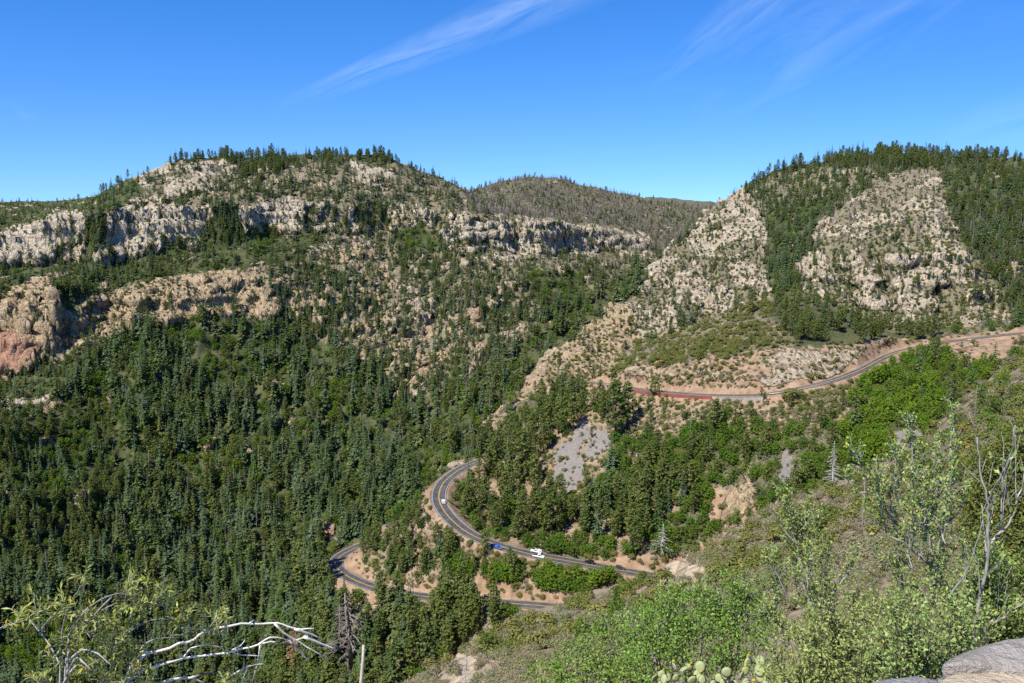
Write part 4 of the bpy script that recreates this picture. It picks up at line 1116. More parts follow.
# ------------------------------------------------------------------ single dead trees and odd trees
def ground_at(px, row):
    i, j, ok = hit(np.array([float(px)]), np.array([float(row)]))
    return Vector((VX[i[0], j[0]], VY[i[0], j[0]], VZ[i[0], j[0]])), math.hypot(VX[i[0], j[0]], VY[i[0], j[0]])
def single_snag(px, row, hp, seed, m, label, name='dead_tree', wide=1.0):
    p, dd = ground_at(px, row); h = hp / FPX * dd
    o = link(name, snag_mesh(seed, True), m); o.location = p - Vector((0, 0, .2)); o.scale = (h * wide, h * wide, h); o.rotation_euler = (0, 0, seed)
    return tag(o, label, 'dead tree')
M['palewood'] = plain('bleached_wood', (.42, .40, .36), .8, var=.25, vscale=1.5)
M['greywood'] = plain('grey_wood', (.21, .18, .155), .85, var=.3, vscale=1.5)
single_snag(832, 492, 52, 301, M['palewood'], 'bare white branching dead tree at the edge of the brush slope')
single_snag(660, 556, 34, 302, M['palewood'], 'grey dead tree among the oaks above the hidden road', wide=2.0)
single_snag(352, 668, 84, 303, M['greywood'], 'big grey brown dead tree below the lower hairpin', wide=1.9)
single_snag(340, 664, 66, 306, M['greywood'], 'leaning grey dead tree left of the big dead tree below the hairpin', wide=1.2)
single_snag(466, 690, 40, 304, M['palewood'], 'bleached twiggy dead tree on the near brush slope edge')
def dead_fir(px, row, hp, v, label):
    p, dd = ground_at(px, row); h = hp / FPX * dd
    r = empty('fir_tree', p, .4); r.scale = (h, h, h)
    a = KINDS['fir'][v][0].copy(); a.materials.clear(); a.materials.append(M['rust'])
    for nm, me in (('crown', a), ('trunk', KINDS['fir'][v][1])):
        o = bpy.data.objects.new(nm, me); C.objects.link(o); o.parent = r
    tag(r, label, 'fir')
dead_fir(295, 668, 46, 1, 'rust brown dead fir with its needles still on')
dead_fir(478, 320, 18, 0, 'small rust brown dead fir high on the shady canyon side')

# ------------------------------------------------------------------ plants at the overlook
def gz(d_, px=700):
    """ground height near the overlook"""
    th_, _ = ray(px, 600); j = int(np.argmin(abs(TH - th_))); i = int(np.argmin(abs(DD - d_)))
    return float(VZ[i, j])
def curve(P, n=4):
    P = [P[0] * 2 - P[1]] + list(P) + [P[-1] * 2 - P[-2]]; out = []
    for k in range(1, len(P) - 2):
        p0, p1, p2, p3 = P[k - 1:k + 3]
        for i in range(n):
            t = i / n
            out.append(.5 * ((2 * p1) + (p2 - p0) * t + (2 * p0 - 5 * p1 + 4 * p2 - p3) * t * t + (3 * p1 - p0 - 3 * p2 + p3) * t ** 3))
    out = out + [P[-2]]
    L_ = (out[-1] - out[0]).length
    for i in range(1, len(out) - 1): out[i] = out[i] + rv(random) * min(.006, L_ * .008)
    return out
M['bark_grey'] = plain('smooth_grey_bark', (.28, .26, .235), .8, var=.5, vscale=14)
M['bark_pale'] = plain('bleached_branch', (.68, .65, .59), .75, var=.35, vscale=20)
nt_ = M['bark_pale'].node_tree; b_ = [n for n in nt_.nodes if n.type == 'BSDF_PRINCIPLED'][0]
src_ = b_.inputs['Base Color'].links[0].from_socket
tc_ = N(nt_, 'ShaderNodeTexCoord')
L(nt_, mixc(nt_, mrange(nt_, noise(nt_, tc_.outputs['Object'], 7, 4, .6), .56, .62), src_, (.12, .105, .09)), b_.inputs['Base Color'])
M['lf_serv'] = leafy('serviceberry_leaves', [(.235, .32, .07), (.235, .32, .07)], .3, .4, .03)
M['lf_back'] = leafy('grey_green_leaves', [(.25, .32, .09), (.25, .32, .09)], .25, .38, .03)
M['lf_yel'] = leafy('yellow_leaves', [(.62, .44, .05), (.62, .44, .05)], .3, .3)
M['lf_oak'] = leafy('scrub_oak_leaves', [(.19, .29, .045), (.19, .29, .045)], .4, .5, .03)
M['lf_will'] = leafy('narrow_yellow_green_leaves', [(.27, .32, .06), (.27, .32, .06)], .35, .45, .04)
M['cactus'] = leafy('cactus_skin', [(.30, .34, .17), (.30, .34, .17)], 0, .15)

def leaf(mb, p, dr, up, ln, wd, m=0):
    """one folded leaf: two faces along a midrib"""
    dr = dr.normalized(); sd_ = dr.cross(up)
    if sd_.length < .02: sd_ = dr.orthogonal()
    sd_.normalize(); nn = sd_.cross(dr)
    tip = p + dr * ln; m1 = p + dr * ln * .45
    a, b = m1 + sd_ * wd + nn * wd * .35, m1 - sd_ * wd + nn * wd * .35
    n = len(mb.v); mb.v.extend([tuple(p), tuple(a), tuple(tip), tuple(b)])
    mb.f.extend([(n, n + 1, n + 2), (n, n + 2, n + 3)]); mb.m.extend([m, m])

def twiggy(name, label, cat, stems, base, leaf_m, bark_m, r0, seed, twigs=9, per=7, ln=.03, wd=.009, yellow=.02, spread=.22, group=None, bare=0.0, reach=(.25, 1)):
    """a shrub from its main stems (world polylines): twigs along each stem, leaves along each twig"""
    r = random.Random(seed); root = empty(name, base); o = Vector(base)
    wood, lv, yl = MB(), MB(), MB()
    for st in stems:
        rr = r0
        if isinstance(st, tuple): st, rr = st
        c = [q - o for q in curve(st, 4)]
        wood.tube(c, rr, rr * .3, 7)
        L_ = sum((c[i + 1] - c[i]).length for i in range(len(c) - 1))
        nt_ = max(3, int(L_ * twigs))
        for k in range(nt_):
            u = reach[0] + (reach[1] - reach[0]) * (k + r.random()) / nt_
            f = u * (len(c) - 1); i = min(int(f), len(c) - 2)
            p = c[i].lerp(c[i + 1], f - i); tn = (c[i + 1] - c[i]).normalized()
            dr = (rv(r) * .9 + tn * .7 + Vector((0, 0, .35))).normalized()
            tl = spread * r.uniform(.35, 1.15) * (1 - .45 * u)
            e = p + dr * tl + Vector((0, 0, .03)); mid = p.lerp(e, .5) + rv(r) * tl * .08
            wood.tube([p, mid, e], rr * .1 + .001, .0008, 4)
            if r.random() < bare: continue
            for q in range(per):
                t = .2 + .8 * (q + r.random()) / per
                lp = p.lerp(mid, t * 2) if t < .5 else mid.lerp(e, t * 2 - 1)
                ld = (dr * .5 + rv(r)).normalized()
                isy = r.random() < yellow
                k_ = .6 if isy else 1
                leaf(yl if isy else lv, lp + rv(r) * .012, ld, (rv(r) * .6 + Vector((0, 0, 1))), k_ * ln * r.uniform(.6, 1.2), k_ * wd * r.uniform(.7, 1.2))
    link('stems', wood.mesh('stems', True), bark_m, root)
    if lv.v: link('leaves', lv.mesh('leaves'), leaf_m, root)
    if yl.v: link('yellow_leaves', yl.mesh('yellow_leaves'), M['lf_yel'], root)
    return tag(root, label, cat, group)
def P(pts, d0, d1=None):
    d1 = d0 if d1 is None else d1
    return [at(x, y, d0 + (d1 - d0) * i / max(1, len(pts) - 1)) for i, (x, y) in enumerate(pts)]

def shoots(path_pts, d_, n, seed, r0):
    r = random.Random(seed); out = []
    for k in range(n):
        x, y = path_pts[k % len(path_pts)]
        x += r.uniform(-6, 6); y += r.uniform(-4, 10); dx = r.uniform(-16, 16); h_ = r.uniform(35, 80); dd_ = d_ + r.uniform(-.2, .25)
        out.append((P([(x, y), (x + dx * .5, y - h_ * .5), (x + dx * .8, y - h_)], dd_, dd_ + r.uniform(-.15, .15)), r0 * r.uniform(.6, 1.1)))
    return out
# the forked grey tree at the right edge
D1 = 4.3
b1 = at(968, 700, D1); b1.z = gz(D1, 968) - .05
st = [([b1] + P([(973, 644), (980, 603), (988, 545), (988, 520), (987, 499), (979, 462), (977, 437)], D1, D1 - .1), .0088),
      (P([(988, 545), (1000, 533), (1009, 524), (1019, 495), (1026, 470), (1030, 440)], D1, D1 + .1), .0062),
      (P([(987, 502), (994, 488), (1000, 479), (1011, 454), (1015, 425)], D1, D1 - .2), .0055),
      ([b1] + P([(982, 644), (1000, 620), (1012, 610), (1030, 598), (1050, 580)], D1, D1 + .1), .0075),
      (P([(946, 600), (963, 578), (975, 549), (983, 520)], D1 + .1, D1), .006)] + shoots([(985, 560), (980, 600), (1005, 530), (1015, 500), (1000, 620), (970, 590)], D1, 10, 7, .0035)
twiggy('forked_shrub', 'pale grey forked bare stemmed shrub at the right edge above the stone wall', 'shrub', st, b1, M['lf_serv'], M['bark_grey'], .012, 1, twigs=7, per=4, spread=.17, yellow=.07, bare=.45, reach=(.35, 1))
# tall serviceberry in the middle of the right side
D2 = 4.9
b2 = at(930, 700, D2); b2.z = gz(D2, 930) - .05
st = [([b2] + P([(932, 649), (932, 599), (933, 566), (926, 524), (915, 483), (912, 450), (909, 425)], D2), .0105),
      (P([(932, 566), (909, 545), (893, 520), (872, 491), (862, 468), (852, 450)], D2, D2 - .2), .009),
      (P([(934, 580), (941, 530), (946, 491), (951, 450), (955, 408)], D2, D2 + .15), .009),
      ([b2] + P([(955, 649), (951, 607), (946, 595)], D2), .012),
      (P([(872, 491), (858, 492), (846, 480)], D2 - .1, D2 - .2), .005),
      (P([(905, 543), (880, 530), (868, 512)], D2 - .1, D2 - .2), .006), (P([(926, 524), (938, 500), (940, 470), (936, 440)], D2, D2 + .2), .006),
      (P([(893, 520), (890, 495), (896, 470), (893, 448)], D2 - .1, D2 - .1), .006), (P([(932, 600), (915, 585), (898, 580), (880, 560)], D2, D2 - .1), .007),
      (P([(941, 530), (960, 510), (966, 485)], D2, D2), .005)] + shoots([(932, 600), (909, 545), (945, 540), (890, 525), (926, 530), (915, 570), (955, 600), (900, 600)], D2, 16, 5, .0042)
twiggy('serviceberry_shrub', 'tall open serviceberry with upright leafy stems right of centre', 'shrub', st, b2, M['lf_serv'], M['bark_grey'], .01, 2, twigs=46, per=10, ln=.021, wd=.0065, spread=.125, yellow=.075, reach=(.2, 1))
# the second one, left of it
D3 = 5.4
b3 = at(838, 700, D3); b3.z = gz(D3, 838) - .05
st = [([b3] + P([(835, 673), (814, 615), (804, 586), (797, 545), (791, 520), (784, 497)], D3), .012),
      (P([(804, 586), (812, 560), (810, 535), (806, 518)], D3, D3 + .1), .006), (P([(814, 615), (790, 600), (775, 570), (768, 552)], D3, D3 - .1), .007),
      (P([(814, 615), (836, 590), (850, 570), (856, 556)], D3, D3 + .1), .007), ([b3] + P([(815, 660), (795, 640), (778, 625), (765, 610)], D3), .008), (P([(797, 545), (784, 530), (776, 515)], D3, D3), .005)] + shoots([(804, 586), (797, 550), (780, 610), (830, 610), (815, 640)], D3, 11, 6, .004)
twiggy('serviceberry_shrub', 'leafy serviceberry with a pale stem standing left of the tall one', 'shrub', st, b3, M['lf_serv'], M['bark_grey'], .01, 3, twigs=54, per=12, ln=.021, wd=.0065, spread=.15, yellow=.05, reach=(.1, 1))
# dense low shrubs that fill the corner
def dense(name, label, cat, px, d_, tops, seed, leaf_m, n, ln, wd, yellow, spread, twigs, per, group=None, bark=None):
    r = random.Random(seed); b = at(px, 700, d_); b.z = gz(d_, px) - .05
    st = []
    for k in range(n):
        tx, ty_, td = tops[k % len(tops)]
        e = at(tx + r.uniform(-26, 26), ty_ + r.uniform(-8, 26), d_ + td + r.uniform(-.35, .35))
        m_ = b.lerp(e, .5) + Vector((r.uniform(-.15, .15), r.uniform(-.15, .15), .12)) + (e - b) * 0
        m_.x += (e.x - b.x) * .2
        st.append([b + Vector((r.uniform(-.12, .12), r.uniform(-.12, .12), 0)), m_, e])
    return twiggy(name, label, cat, st, b, leaf_m, bark or M['bark'], .006, seed, twigs=twigs, per=per, ln=ln, wd=wd, spread=spread, yellow=yellow, group=group, reach=(.22, 1))
dense('mountain_shrub', 'dense grey green shrub above the pale cactus pads', 'shrub', 850, 4.6, [(790, 625, 0), (830, 600, 0), (870, 610, .2), (860, 640, -.3), (810, 650, -.2), (890, 640, 0)], 21, M['lf_back'], 20, .021, .0062, .02, .3, 34, 18)
dense('mountain_shrub', 'thick grey green shrub right behind the stone wall', 'shrub', 925, 3.7, [(880, 625, 0), (915, 605, .1), (950, 600, .2), (930, 640, -.2), (900, 655, -.2), (965, 620, 0)], 22, M['lf_back'], 20, .018, .0055, .025, .26, 36, 18)
dense('mountain_shrub', 'leafy green shrub at the right edge behind the cap stone', 'shrub', 1010, 4.6, [(985, 590, 0), (1010, 560, .2), (1035, 560, .3), (1000, 610, -.2), (1040, 600, 0)], 23, M['lf_serv'], 18, .022, .0065, .025, .3, 44, 20)
dense('mountain_shrub', 'lower shrub with orange flecked leaves between the cactus and the wall', 'shrub', 800, 5.2, [(792, 650, 0), (810, 640, .1), (830, 650, -.1), (800, 672, -.2), (820, 668, 0)], 24, M['lf_serv'], 15, .022, .0065, .04, .3, 44, 20)
# scrub oaks farther down the bank
def scrub_oak(px, d_, lobes, seed, label, n, ls, m):
    r = random.Random(seed); b = at(px, 700, d_); b.z = gz(d_, px) - .1
    root = empty('scrub_oak', b); wood, lv = MB(), MB()
    for lx, ly, rad, dz in lobes:
        c = at(lx, ly, d_ + dz) - b; R_ = rad / FPX * d_
        wood.tube(curve([Vector((0, 0, 0)), c * .5 + Vector((r.uniform(-.2, .2), 0, -.1)), c]), .035, .008, 6)
        for k in range(14):
            e = c + rv(r) * R_ * .95; wood.tube([c * .85, (c + e) / 2 + rv(r) * .05, e], .012, .002, 4)
        for k in range(int(n * rad * rad / 2500)):
            o = rv(r); cl = c + o * R_ * r.uniform(.35, 1.08) ** .6
            for q in range(9):
                leaf(lv, cl + rv(r) * ls * 1.6, rv(r) + o * .5 + Vector((0, 0, .1)), rv(r) * .6 + Vector((0, 0, 1)) + o * .5, ls * r.uniform(.7, 1.25), ls * .33)
    link('stems', wood.mesh('stems', True), M['greywood'], root); link('leaves', lv.mesh('leaves'), m, root)
    tag(root, label, 'oak')
scrub_oak(690, 13, [(655, 628, 34, 0), (690, 612, 34, .5), (722, 600, 30, .8), (745, 620, 30, .4), (700, 650, 36, -.3), (655, 655, 30, -.4), (740, 650, 30, 0), (668, 600, 16, .8), (750, 590, 20, .8)], 31, 'bright green scrub oak bush below the orange rock outcrop', 420, .05, M['lf_oak'])
scrub_oak(610, 15, [(610, 656, 36, 0), (640, 632, 28, .4), (580, 668, 34, -.2), (645, 670, 32, -.6), (550, 682, 26, 0), (605, 622, 14, .6), (620, 690, 30, -.8)], 32, 'yellow green scrub oak left of the larger bright one', 420, .055, M['lf_oak'])
scrub_oak(1015, 24, [(1000, 500, 30, 0), (1025, 480, 34, .5), (985, 530, 24, -.5), (1020, 530, 34, -.4), (1030, 440, 20, .5), (1000, 462, 20, .3), (990, 500, 26, .2), (1015, 555, 34, -.8)], 33, 'dark olive juniper tree behind the forked grey stems', 1500, .07, M['jun'])
scrub_oak(960, 17, [(940, 600, 30, 0), (985, 585, 32, .4), (1020, 590, 34, .4), (905, 612, 26, -.3), (870, 620, 26, 0)], 34, 'dark green bush filling the bank behind the serviceberry stems', 380, .055, M['lf_oak'])
# prickly pear
def cactus(px, d_, tops, seed, label):
    r = random.Random(seed); b = at(px, 710, d_); b.z = min(b.z, gz(d_, px))
    root = empty('prickly_pear', b); mb = MB(); fl = MB()
    for x, y, s in tops:
        c = at(x, y, d_ + r.uniform(-.3, .3)) - b; s = s / FPX * d_
        n = rv(r); n.z *= .3; n.y -= 1.0; n.normalize(); a = n.cross(Vector((r.uniform(-.4, .4), 0, 1))).normalized(); u = a.cross(n)
        ring = []; K = 12
        for w_, th_ in ((.55, .5), (1, .0), (.55, -.5)):
            ring.append([c + (a * math.cos(k * 6.283 / K) * .78 + u * math.sin(k * 6.283 / K)) * s * w_ * (1 - .2 * max(0, -math.sin(k * 6.283 / K))) + n * th_ * s * .16 for k in range(K)])
        vs = [q for rg in ring for q in rg] + [c + n * s * .1, c - n * s * .1]
        fs = [(i * K + k, i * K + (k + 1) % K, (i + 1) * K + (k + 1) % K, (i + 1) * K + k) for i in (0, 1) for k in range(K)]
        fs += [(3 * K, (k + 1) % K, k) for k in range(K)] + [(3 * K + 1, 2 * K + k, 2 * K + (k + 1) % K) for k in range(K)]
        mb = MB(); mb.add(vs, fs); link('pad', mb.mesh('pad', True), M['cactus'], root)
        if r.random() < .3: fl.tube([c + u * s * .95, c + u * s * 1.3], s * .12, s * .2, 6)
    if fl.v: link('flower_buds', fl.mesh('flower_buds'), M['lf_yel'], root)
    tag(root, label, 'cactus')
r_ = random.Random(9)
cactus(700, 8.0, [(662 + k * 8.6 + r_.uniform(-5, 5), 676 + r_.uniform(-9, 12), r_.uniform(5, 8)) for k in range(13)] + [(655 + k * 5.2 + r_.uniform(-4, 4), 684 + r_.uniform(-6, 10), r_.uniform(5, 7.5)) for k in range(24)] + [(748, 664, 8), (760, 662, 7), (700, 668, 8), (712, 690, 9), (690, 695, 9), (735, 692, 9), (675, 690, 9), (755, 690, 9)], 5, 'pale green prickly pear cactus with flat pads below the scrub oak')

# left: bleached dead branches and the narrow leaved bush
D5 = 4.0
b5 = at(120, 700, D5); b5.z = gz(D5, 120) - .05
br = [([(118, 690), (140, 659), (161, 650), (187, 642), (204, 633), (219, 628), (252, 623), (277, 624), (295, 629), (314, 628.5)], .007),
      ([(295, 629), (308, 633), (320, 638)], .006), ([(275, 624), (288, 636), (299, 642), (325, 658)], .0055),
      ([(120, 690), (140, 672), (155, 665), (183, 659), (226, 652), (260, 644), (290, 641), (308, 636)], .0066),
      ([(304, 637), (320, 643), (337, 650)], .007), ([(289, 641), (298, 650), (309, 661)], .006), ([(258, 645), (269, 638), (280, 638), (291, 642)], .005),
      ([(183, 659), (189, 650), (198, 646), (210, 645), (222, 648)], .004), ([(232, 650), (240, 646), (245, 640)], .0035), ([(231, 651), (241, 655), (265, 656)], .0035),
      ([(260, 645), (257, 665), (250, 690)], .004), ([(222, 682), (247, 667), (265, 664)], .0045), ([(248, 667), (243, 678), (238, 690)], .0035),
      ([(140, 700), (164, 682), (183, 678), (196, 679), (207, 685)], .007), ([(188, 678), (205, 674), (220, 672.5)], .006), ([(304, 637), (308, 633)], .004), ([(250, 623), (254, 620)], .005)]
root = empty('dead_branch', b5); mb = MB()
for pts, rr in br:
    mb.tube([q - b5 for q in curve(P(pts, D5, D5 + .05), 3)], rr, rr * .45 if rr < .012 else rr * .5, 7)
for pts in ([(118, 690), (112, 712)], [(120, 690), (116, 715)], [(140, 700), (128, 716)]):
    mb.tube([at(pts[0][0], pts[0][1], D5) - b5, at(pts[1][0], pts[1][1], D5) - b5, Vector((0, 0, 0))], .009, .012, 7)
link('branches', mb.mesh('branches', True), M['bark_pale'], root)
tag(root, 'bleached bare dead branches reaching out over the forest at lower left', 'branch')
D6 = 3.9
b6 = at(66, 705, D6); b6.z = gz(D6, 66) - .05
lines = [([(66, 690), (69, 635), (78, 620), (89, 607), (104, 598), (122, 594), (137, 597), (154, 600)], .005), ([(112, 597), (96, 613), (89, 622)], .004), ([(102, 610), (112, 605), (122, 602)], .003),
         ([(66, 650), (74, 627), (85, 631), (96, 639), (111, 641)], .004), ([(70, 660), (82, 650), (98, 654), (111, 665)], .0048), ([(63, 684), (74, 667), (93, 657), (98, 655)], .004), ([(60, 690), (60, 670), (61, 644)], .005),
         ([(64, 690), (66, 660), (68, 645)], .004), ([(66, 676), (74, 660), (80, 659), (93, 672)], .005), ([(110, 646), (119, 639), (132, 630), (145, 622), (161, 619), (170, 620)], .004), ([(140, 650), (148, 642), (161, 638), (178, 638)], .0035),
         ([(60, 664), (54, 652), (46, 640), (37, 628), (30, 622)], .004), ([(64, 645), (62, 630), (66, 616), (72, 600), (80, 588), (85, 580)], .003), ([(40, 630), (50, 618), (56, 606)], .003), ([(52, 690), (45, 680), (40, 676)], .003),
         ([(178, 638), (186, 630), (190, 622)], .003), ([(104, 690), (118, 680), (140, 676)], .004), ([(182, 628), (195, 629), (208, 627), (214, 623)], .003), ([(219, 690), (222, 680), (226, 674)], .003), ([(12, 625), (25, 618), (37, 626)], .002)]
root = empty('willow_leaf_bush', b6); wood, lv, yl = MB(), MB(), MB(); r = random.Random(77)
base0 = [at(66, 690, D6), at(60, 690, D6), at(104, 690, D6), at(219, 690, D6), at(52, 690, D6)]
for q in base0: wood.tube([q - b6, (q - b6) * .5 + Vector((0, 0, -.02)), Vector((0, 0, 0))], .007, .009, 6)
for pts, rr in lines: wood.tube([q - b6 for q in curve(P(pts, D6, D6 + r.uniform(-.2, .25)), 3)], rr, rr * .4, 6)
tufts = [(700, 80), (740, 110), (715, 100), (690, 65), (870, 150), (880, 130), (190, 150), (290, 180), (330, 160), (90, 270), (70, 290), (120, 240), (380, 250), (410, 225), (480, 280), (560, 290), (600, 275), (620, 300), (560, 330), (360, 360), (400, 400), (380, 420), (470, 240), (500, 250), (690, 190), (710, 150), (760, 240), (730, 210),
         (820, 180), (960, 290), (990, 250), (940, 310), (570, 430), (600, 440), (640, 380), (660, 360), (560, 520), (590, 550), (640, 500), (700, 470), (740, 500), (450, 60), (460, 45), (200, 590), (240, 580), (780, 590), (740, 520), (690, 560), (830, 580), (280, 460), (330, 230), (290, 230), (240, 215), (430, 380), (340, 380), (540, 600), (650, 600), (800, 60), (480, 520), (440, 560), (1010, 240), (520, 320), (450, 330), (185, 262)]
for zx, zy in tufts + [(1160, 260), (1180, 300), (1150, 330), (1215, 262), (1200, 590), (1220, 600)]:
    for rep_ in range(2):
        c = at(zx / 5.39 + r.uniform(-2, 2), 570 + zy / 5.39 + r.uniform(-2, 2), D6 + r.uniform(-.15, .2)) - b6
        ax = (rv(r) + Vector((0, 0, .8))).normalized(); s = .045
        wood.tube([c - ax * s * 1.3, c + ax * s], .0018, .001, 4)
        for k in range(14):
            t = (k / 14 - .4) * 2
            leaf(yl if r.random() < .03 else lv, c + ax * s * t, (rv(r) + ax * .9).normalized(), rv(r) * .5 + Vector((0, 0, 1)), r.uniform(.022, .042), r.uniform(.0035, .006))
link('stems', wood.mesh('stems', True), M['bark_grey'], root); link('leaves', lv.mesh('leaves'), M['lf_will'], root); link('yellow_leaves', yl.mesh('yellow_leaves'), M['lf_yel'], root)
tag(root, 'bush with arching grey twigs and narrow yellow green leaves at lower left', 'bush')
# bare white trunk standing up from below at the bottom
p0 = at(360, 720, 210); mb = MB(); mb.tube([Vector((0, 0, -6)), at(361, 683, 210) - p0, at(363, 660, 210) - p0, at(363.5, 645, 210) - p0], .55, .3, 8)
for e, q in (((366, 650), (363, 655)), ((360.5, 664), (362.5, 668))): mb.tube([at(*q, 210) - p0, at(*e, 210) - p0], .15, .05, 5)
o = link('dead_tree', mb.mesh('dead_tree', True), M['palewood']); o.location = p0; tag(o, 'smooth pale limbless dead trunk at the bottom edge below the hairpin', 'dead tree')

# ------------------------------------------------------------------ stone wall of the overlook
def stone_mat(name, c0, c1, c2):
    m, nt, out = mat(name); tc = N(nt, 'ShaderNodeTexCoord'); P_ = tc.outputs['Object']
    n1, n2, n3_ = noise(nt, P_, 6, 6, .65), noise(nt, P_, 42, 5, .7), noise(nt, scaled(nt, P_, (1, 2.4, 3)), 9, 4, .6)
    c = ramp(nt, n1, [(.3, c0), (.52, c1), (.72, c2)])
    c = mixc(nt, mrange(nt, n2, .64, .72), c, (.62, .6, .55)); c = mixc(nt, mth(nt, 'MULTIPLY', mrange(nt, n3_, .55, .68), .5), c, tuple(x * .5 for x in c0))
    b = N(nt, 'ShaderNodeBsdfPrincipled'); b.inputs['Roughness'].default_value = .9; b.inputs['Specular IOR Level'].default_value = .2; L(nt, c, b.inputs['Base Color'])
    bp = N(nt, 'ShaderNodeBump'); bp.inputs['Strength'].default_value = 1; bp.inputs['Distance'].default_value = .035
    L(nt, mth(nt, 'ADD', n2, n1), bp.inputs['Height']); L(nt, bp.outputs[0], b.inputs['Normal']); L(nt, b.outputs[0], out.inputs[0]); return m
ST1 = stone_mat('grey_brown_stone', (.30, .265, .225), (.41, .37, .32), (.48, .44, .385))
ST2 = stone_mat('sandy_stone', (.46, .37, .25), (.60, .50, .35), (.66, .56, .42))
ST3 = stone_mat('grey_stone', (.27, .25, .235), (.36, .34, .32), (.43, .41, .385))
def stone(parent, outline, z1, z0, m, name='stone', bev=.016, seed=0):
    """a slab from its top outline (x, y), with an uneven top and softened edges"""
    import bmesh
    bm = bmesh.new(); n = len(outline)
    cxx, cyy = sum(p[0] for p in outline) / n, sum(p[1] for p in outline) / n
    lay = []
    for s, z in ((.985, z0), (1.0, z0 + (z1 - z0) * .5), (1.0, z1 - bev), (1 - bev * .6, z1 - bev * .35)):
        lay.append([bm.verts.new((cxx + (x - cxx) * s, cyy + (y - cyy) * s, z)) for x, y in outline])
    for s in (.8, .5, .2):
        lay.append([bm.verts.new((cxx + (x - cxx) * s, cyy + (y - cyy) * s, z1 + .006 * (1 - s))) for x, y in outline])
    for a, b in zip(lay[:-1], lay[1:]):
        for k in range(n): bm.faces.new((a[k], a[(k + 1) % n], b[(k + 1) % n], b[k]))
    bm.faces.new(lay[-1]); bm.faces.new(lay[0][::-1])
    bmesh.ops.subdivide_edges(bm, edges=bm.edges[:], cuts=2, use_grid_fill=True)
    for v in bm.verts:
        q = v.co * 5; k = vnoise(np.array([q.x * 1.3 + seed]), np.array([q.y * 1.3 + q.z]), seed)[0]; k2 = vnoise(np.array([q.x * 5]), np.array([q.y * 5 + q.z * 4]), seed + 3)[0]
        v.co.z += .006 * k + .004 * k2; v.co.x += .008 * k2; v.co.y += .01 * k
    me = bpy.data.meshes.new(name); bm.to_mesh(me); bm.free()
    me.polygons.foreach_set('use_smooth', [True] * len(me.polygons))
    return link(name, me, m, parent)
wl = empty('stone_wall', (0, 0, 0))
def ring(pts, z):   # the top outline where those view lines meet height z
    out = []
    for px, row in pts:
        th_, t_ = ray(px, row); d_ = z / float(t_); out.append((d_ * math.sin(th_), d_ * math.cos(th_)))
    return out
stone(wl, ring([(946, 665.5), (949, 661), (966, 652), (986, 645), (1006, 639.5), (1026, 636), (1120, 632), (1260, 640), (1260, 710), (1120, 690), (1030, 673), (985, 667.5), (962, 667)], -1.02), -1.02, -1.22, ST1, seed=1)
stone(wl, ring([(936, 673), (950, 668), (985, 664), (1030, 668), (1110, 680), (1110, 760), (1000, 740), (945, 700)], -1.032), -1.032, -1.25, ST2, seed=2)
stone(wl, ring([(868, 684), (890, 675.5), (916, 671), (938, 676), (952, 684), (990, 730), (960, 800), (880, 800), (860, 720)], -1.055), -1.055, -1.26, ST3, seed=3)
base = ring([(985, 652), (1250, 645), (1250, 790), (900, 790), (880, 700), (925, 678)], -1.24)
stone(wl, [(x * .99, y * .985) for x, y in base], -1.23, -1.8, ST3, name='wall_base', seed=4)
tag(wl, 'rough stone parapet with a wide grey brown cap stone at the lower right corner', 'stone wall')
print('near things', round(time.time() - T0, 1))

# ------------------------------------------------------------------ light
SUN_AZ, SUN_EL = R(-137), R(52)     # azimuth from +Y clockwise (towards +X)
sd = Vector((math.sin(SUN_AZ) * math.cos(SUN_EL), math.cos(SUN_AZ) * math.cos(SUN_EL), math.sin(SUN_EL)))
sl = bpy.data.lights.new('sun', 'SUN'); sl.energy = 4.4; sl.angle = R(.53); sl.color = (1, .94, .83)
so = bpy.data.objects.new('sun', sl); C.objects.link(so)
so.rotation_euler = (-sd).to_track_quat('-Z', 'Y').to_euler()

w = bpy.data.worlds.new('World'); scene.world = w; w.use_nodes = True
nt = w.node_tree; nt.nodes.clear()
wo = N(nt, 'ShaderNodeOutputWorld'); bg = N(nt, 'ShaderNodeBackground'); bg.inputs['Strength'].default_value = .125
sky = N(nt, 'ShaderNodeTexSky', sky_type='NISHITA'); sky.sun_disc = False
sky.sun_elevation = SUN_EL; sky.sun_rotation = SUN_AZ
sky.altitude = 1500; sky.air_density = 1.0; sky.dust_density = .1; sky.ozone_density = 3
tc = N(nt, 'ShaderNodeTexCoord')
lift = N(nt, 'ShaderNodeMapping'); lift.inputs['Location'].default_value = (0, 0, .112); L(nt, tc.outputs['Generated'], lift.inputs['Vector'])
L(nt, lift.outputs[0], sky.inputs['Vector'])
sep = N(nt, 'ShaderNodeSeparateXYZ'); L(nt, tc.outputs['Generated'], sep.inputs[0])
inv = mth(nt, 'DIVIDE', 1, mth(nt, 'MAXIMUM', sep.outputs[1], .05))
U, V = mth(nt, 'MULTIPLY', sep.outputs[0], inv), mth(nt, 'MULTIPLY', sep.outputs[2], inv)
def uv_of(px, row):
    th_, t_ = ray(px, row); return math.tan(th_), float(t_) / math.cos(th_)
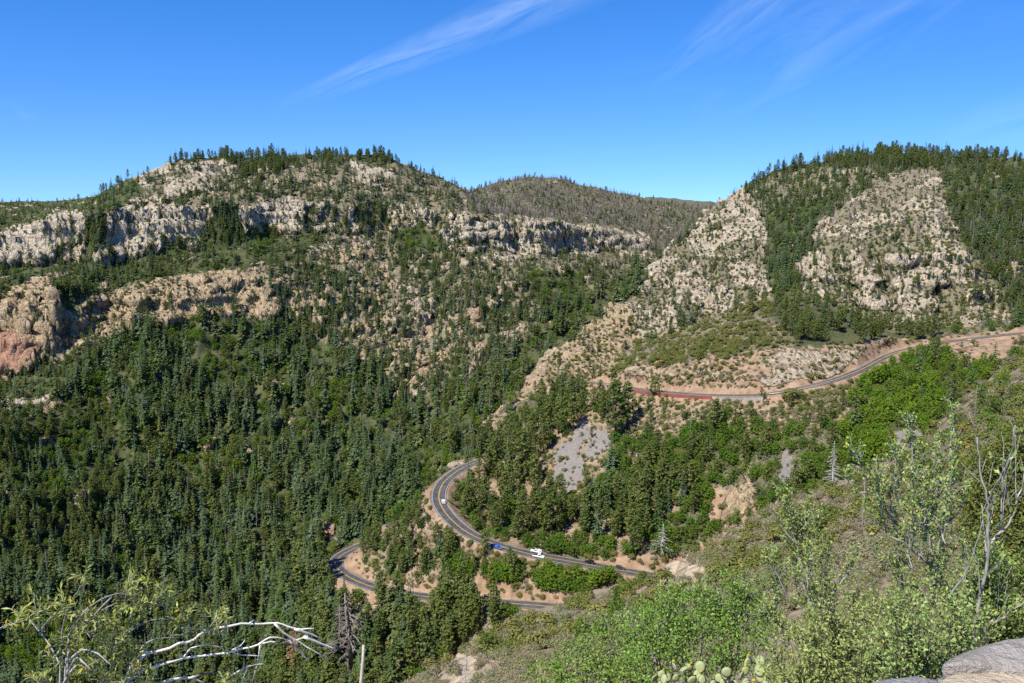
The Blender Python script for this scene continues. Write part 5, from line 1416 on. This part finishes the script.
def streak(a, b, wa, wb, stretch, seed, scale, lo, hi):
    (ua, va), (ub, vb) = uv_of(*a), uv_of(*b)
    ln = math.hypot(ub - ua, vb - va); cx_, sx_ = (ub - ua) / ln, (vb - va) / ln
    du, dv = mth(nt, 'SUBTRACT', U, ua), mth(nt, 'SUBTRACT', V, va)
    s = mth(nt, 'ADD', mth(nt, 'MULTIPLY', du, cx_), mth(nt, 'MULTIPLY', dv, sx_))
    q = mth(nt, 'SUBTRACT', mth(nt, 'MULTIPLY', dv, cx_), mth(nt, 'MULTIPLY', du, sx_))
    s = mth(nt, 'DIVIDE', s, ln)
    cb = N(nt, 'ShaderNodeCombineXYZ'); L(nt, mth(nt, 'MULTIPLY', s, ln / stretch), cb.inputs[0]); L(nt, q, cb.inputs[1]); cb.inputs[2].default_value = seed
    n = noise(nt, cb.outputs[0], scale, 7, .62, .7)
    wd = mrange(nt, s, 0, 1, wa, wb)
    env = mth(nt, 'SUBTRACT', 1, mth(nt, 'DIVIDE', mth(nt, 'ABSOLUTE', q), wd), True)
    ends = mth(nt, 'MULTIPLY', mrange(nt, s, -.05, .25), mrange(nt, s, 1.5, .85))
    env = mth(nt, 'MULTIPLY', mth(nt, 'POWER', env, .8), ends)
    return mth(nt, 'MULTIPLY', mrange(nt, n, lo, hi), env)
cl = streak((285, 105), (560, -8), .009, .03, 8, 1.3, 60, .34, .72)
for args in [((650, 85), (790, -25), .008, .04, 7, 4.1, 60, .36, .75), ((700, 105), (920, -30), .03, .09, 5, 7.7, 30, .42, .85), ((600, 60), (1000, -40), .05, .12, 4, 2.2, 10, .5, 1.0),
             ((940, 140), (1080, 110), .02, .05, 4, 9.4, 16, .4, .9), ((-40, 100), (22, 112), .012, .012, 4, 5.9, 30, .5, 1.1)]:
    cl = mth(nt, 'MAXIMUM', cl, mth(nt, 'MULTIPLY', streak(*args), .7))
hs = N(nt, 'ShaderNodeHueSaturation'); hs.inputs['Saturation'].default_value = 1.36; hs.inputs['Hue'].default_value = .511; hs.inputs['Value'].default_value = .97
L(nt, sky.outputs[0], hs.inputs['Color'])
col = mixc(nt, mth(nt, 'MULTIPLY', cl, .17, True), hs.outputs[0], (7.4, 8.0, 8.2))
L(nt, col, bg.inputs[0]); L(nt, bg.outputs[0], wo.inputs[0])

# ------------------------------------------------------------------ render
scene.view_settings.view_transform = 'Standard'; scene.view_settings.look = 'None'
scene.view_settings.exposure = .82; scene.view_settings.gamma = 1
cy_ = scene.cycles
cy_.max_bounces = 4; cy_.diffuse_bounces = 2; cy_.glossy_bounces = 1; cy_.transmission_bounces = 2; cy_.transparent_max_bounces = 4; cy_.volume_bounces = 0
cy_.caustics_reflective = cy_.caustics_refractive = False
cy_.use_denoising = False
scene.render.use_persistent_data = False
print('done', round(time.time() - T0, 1))
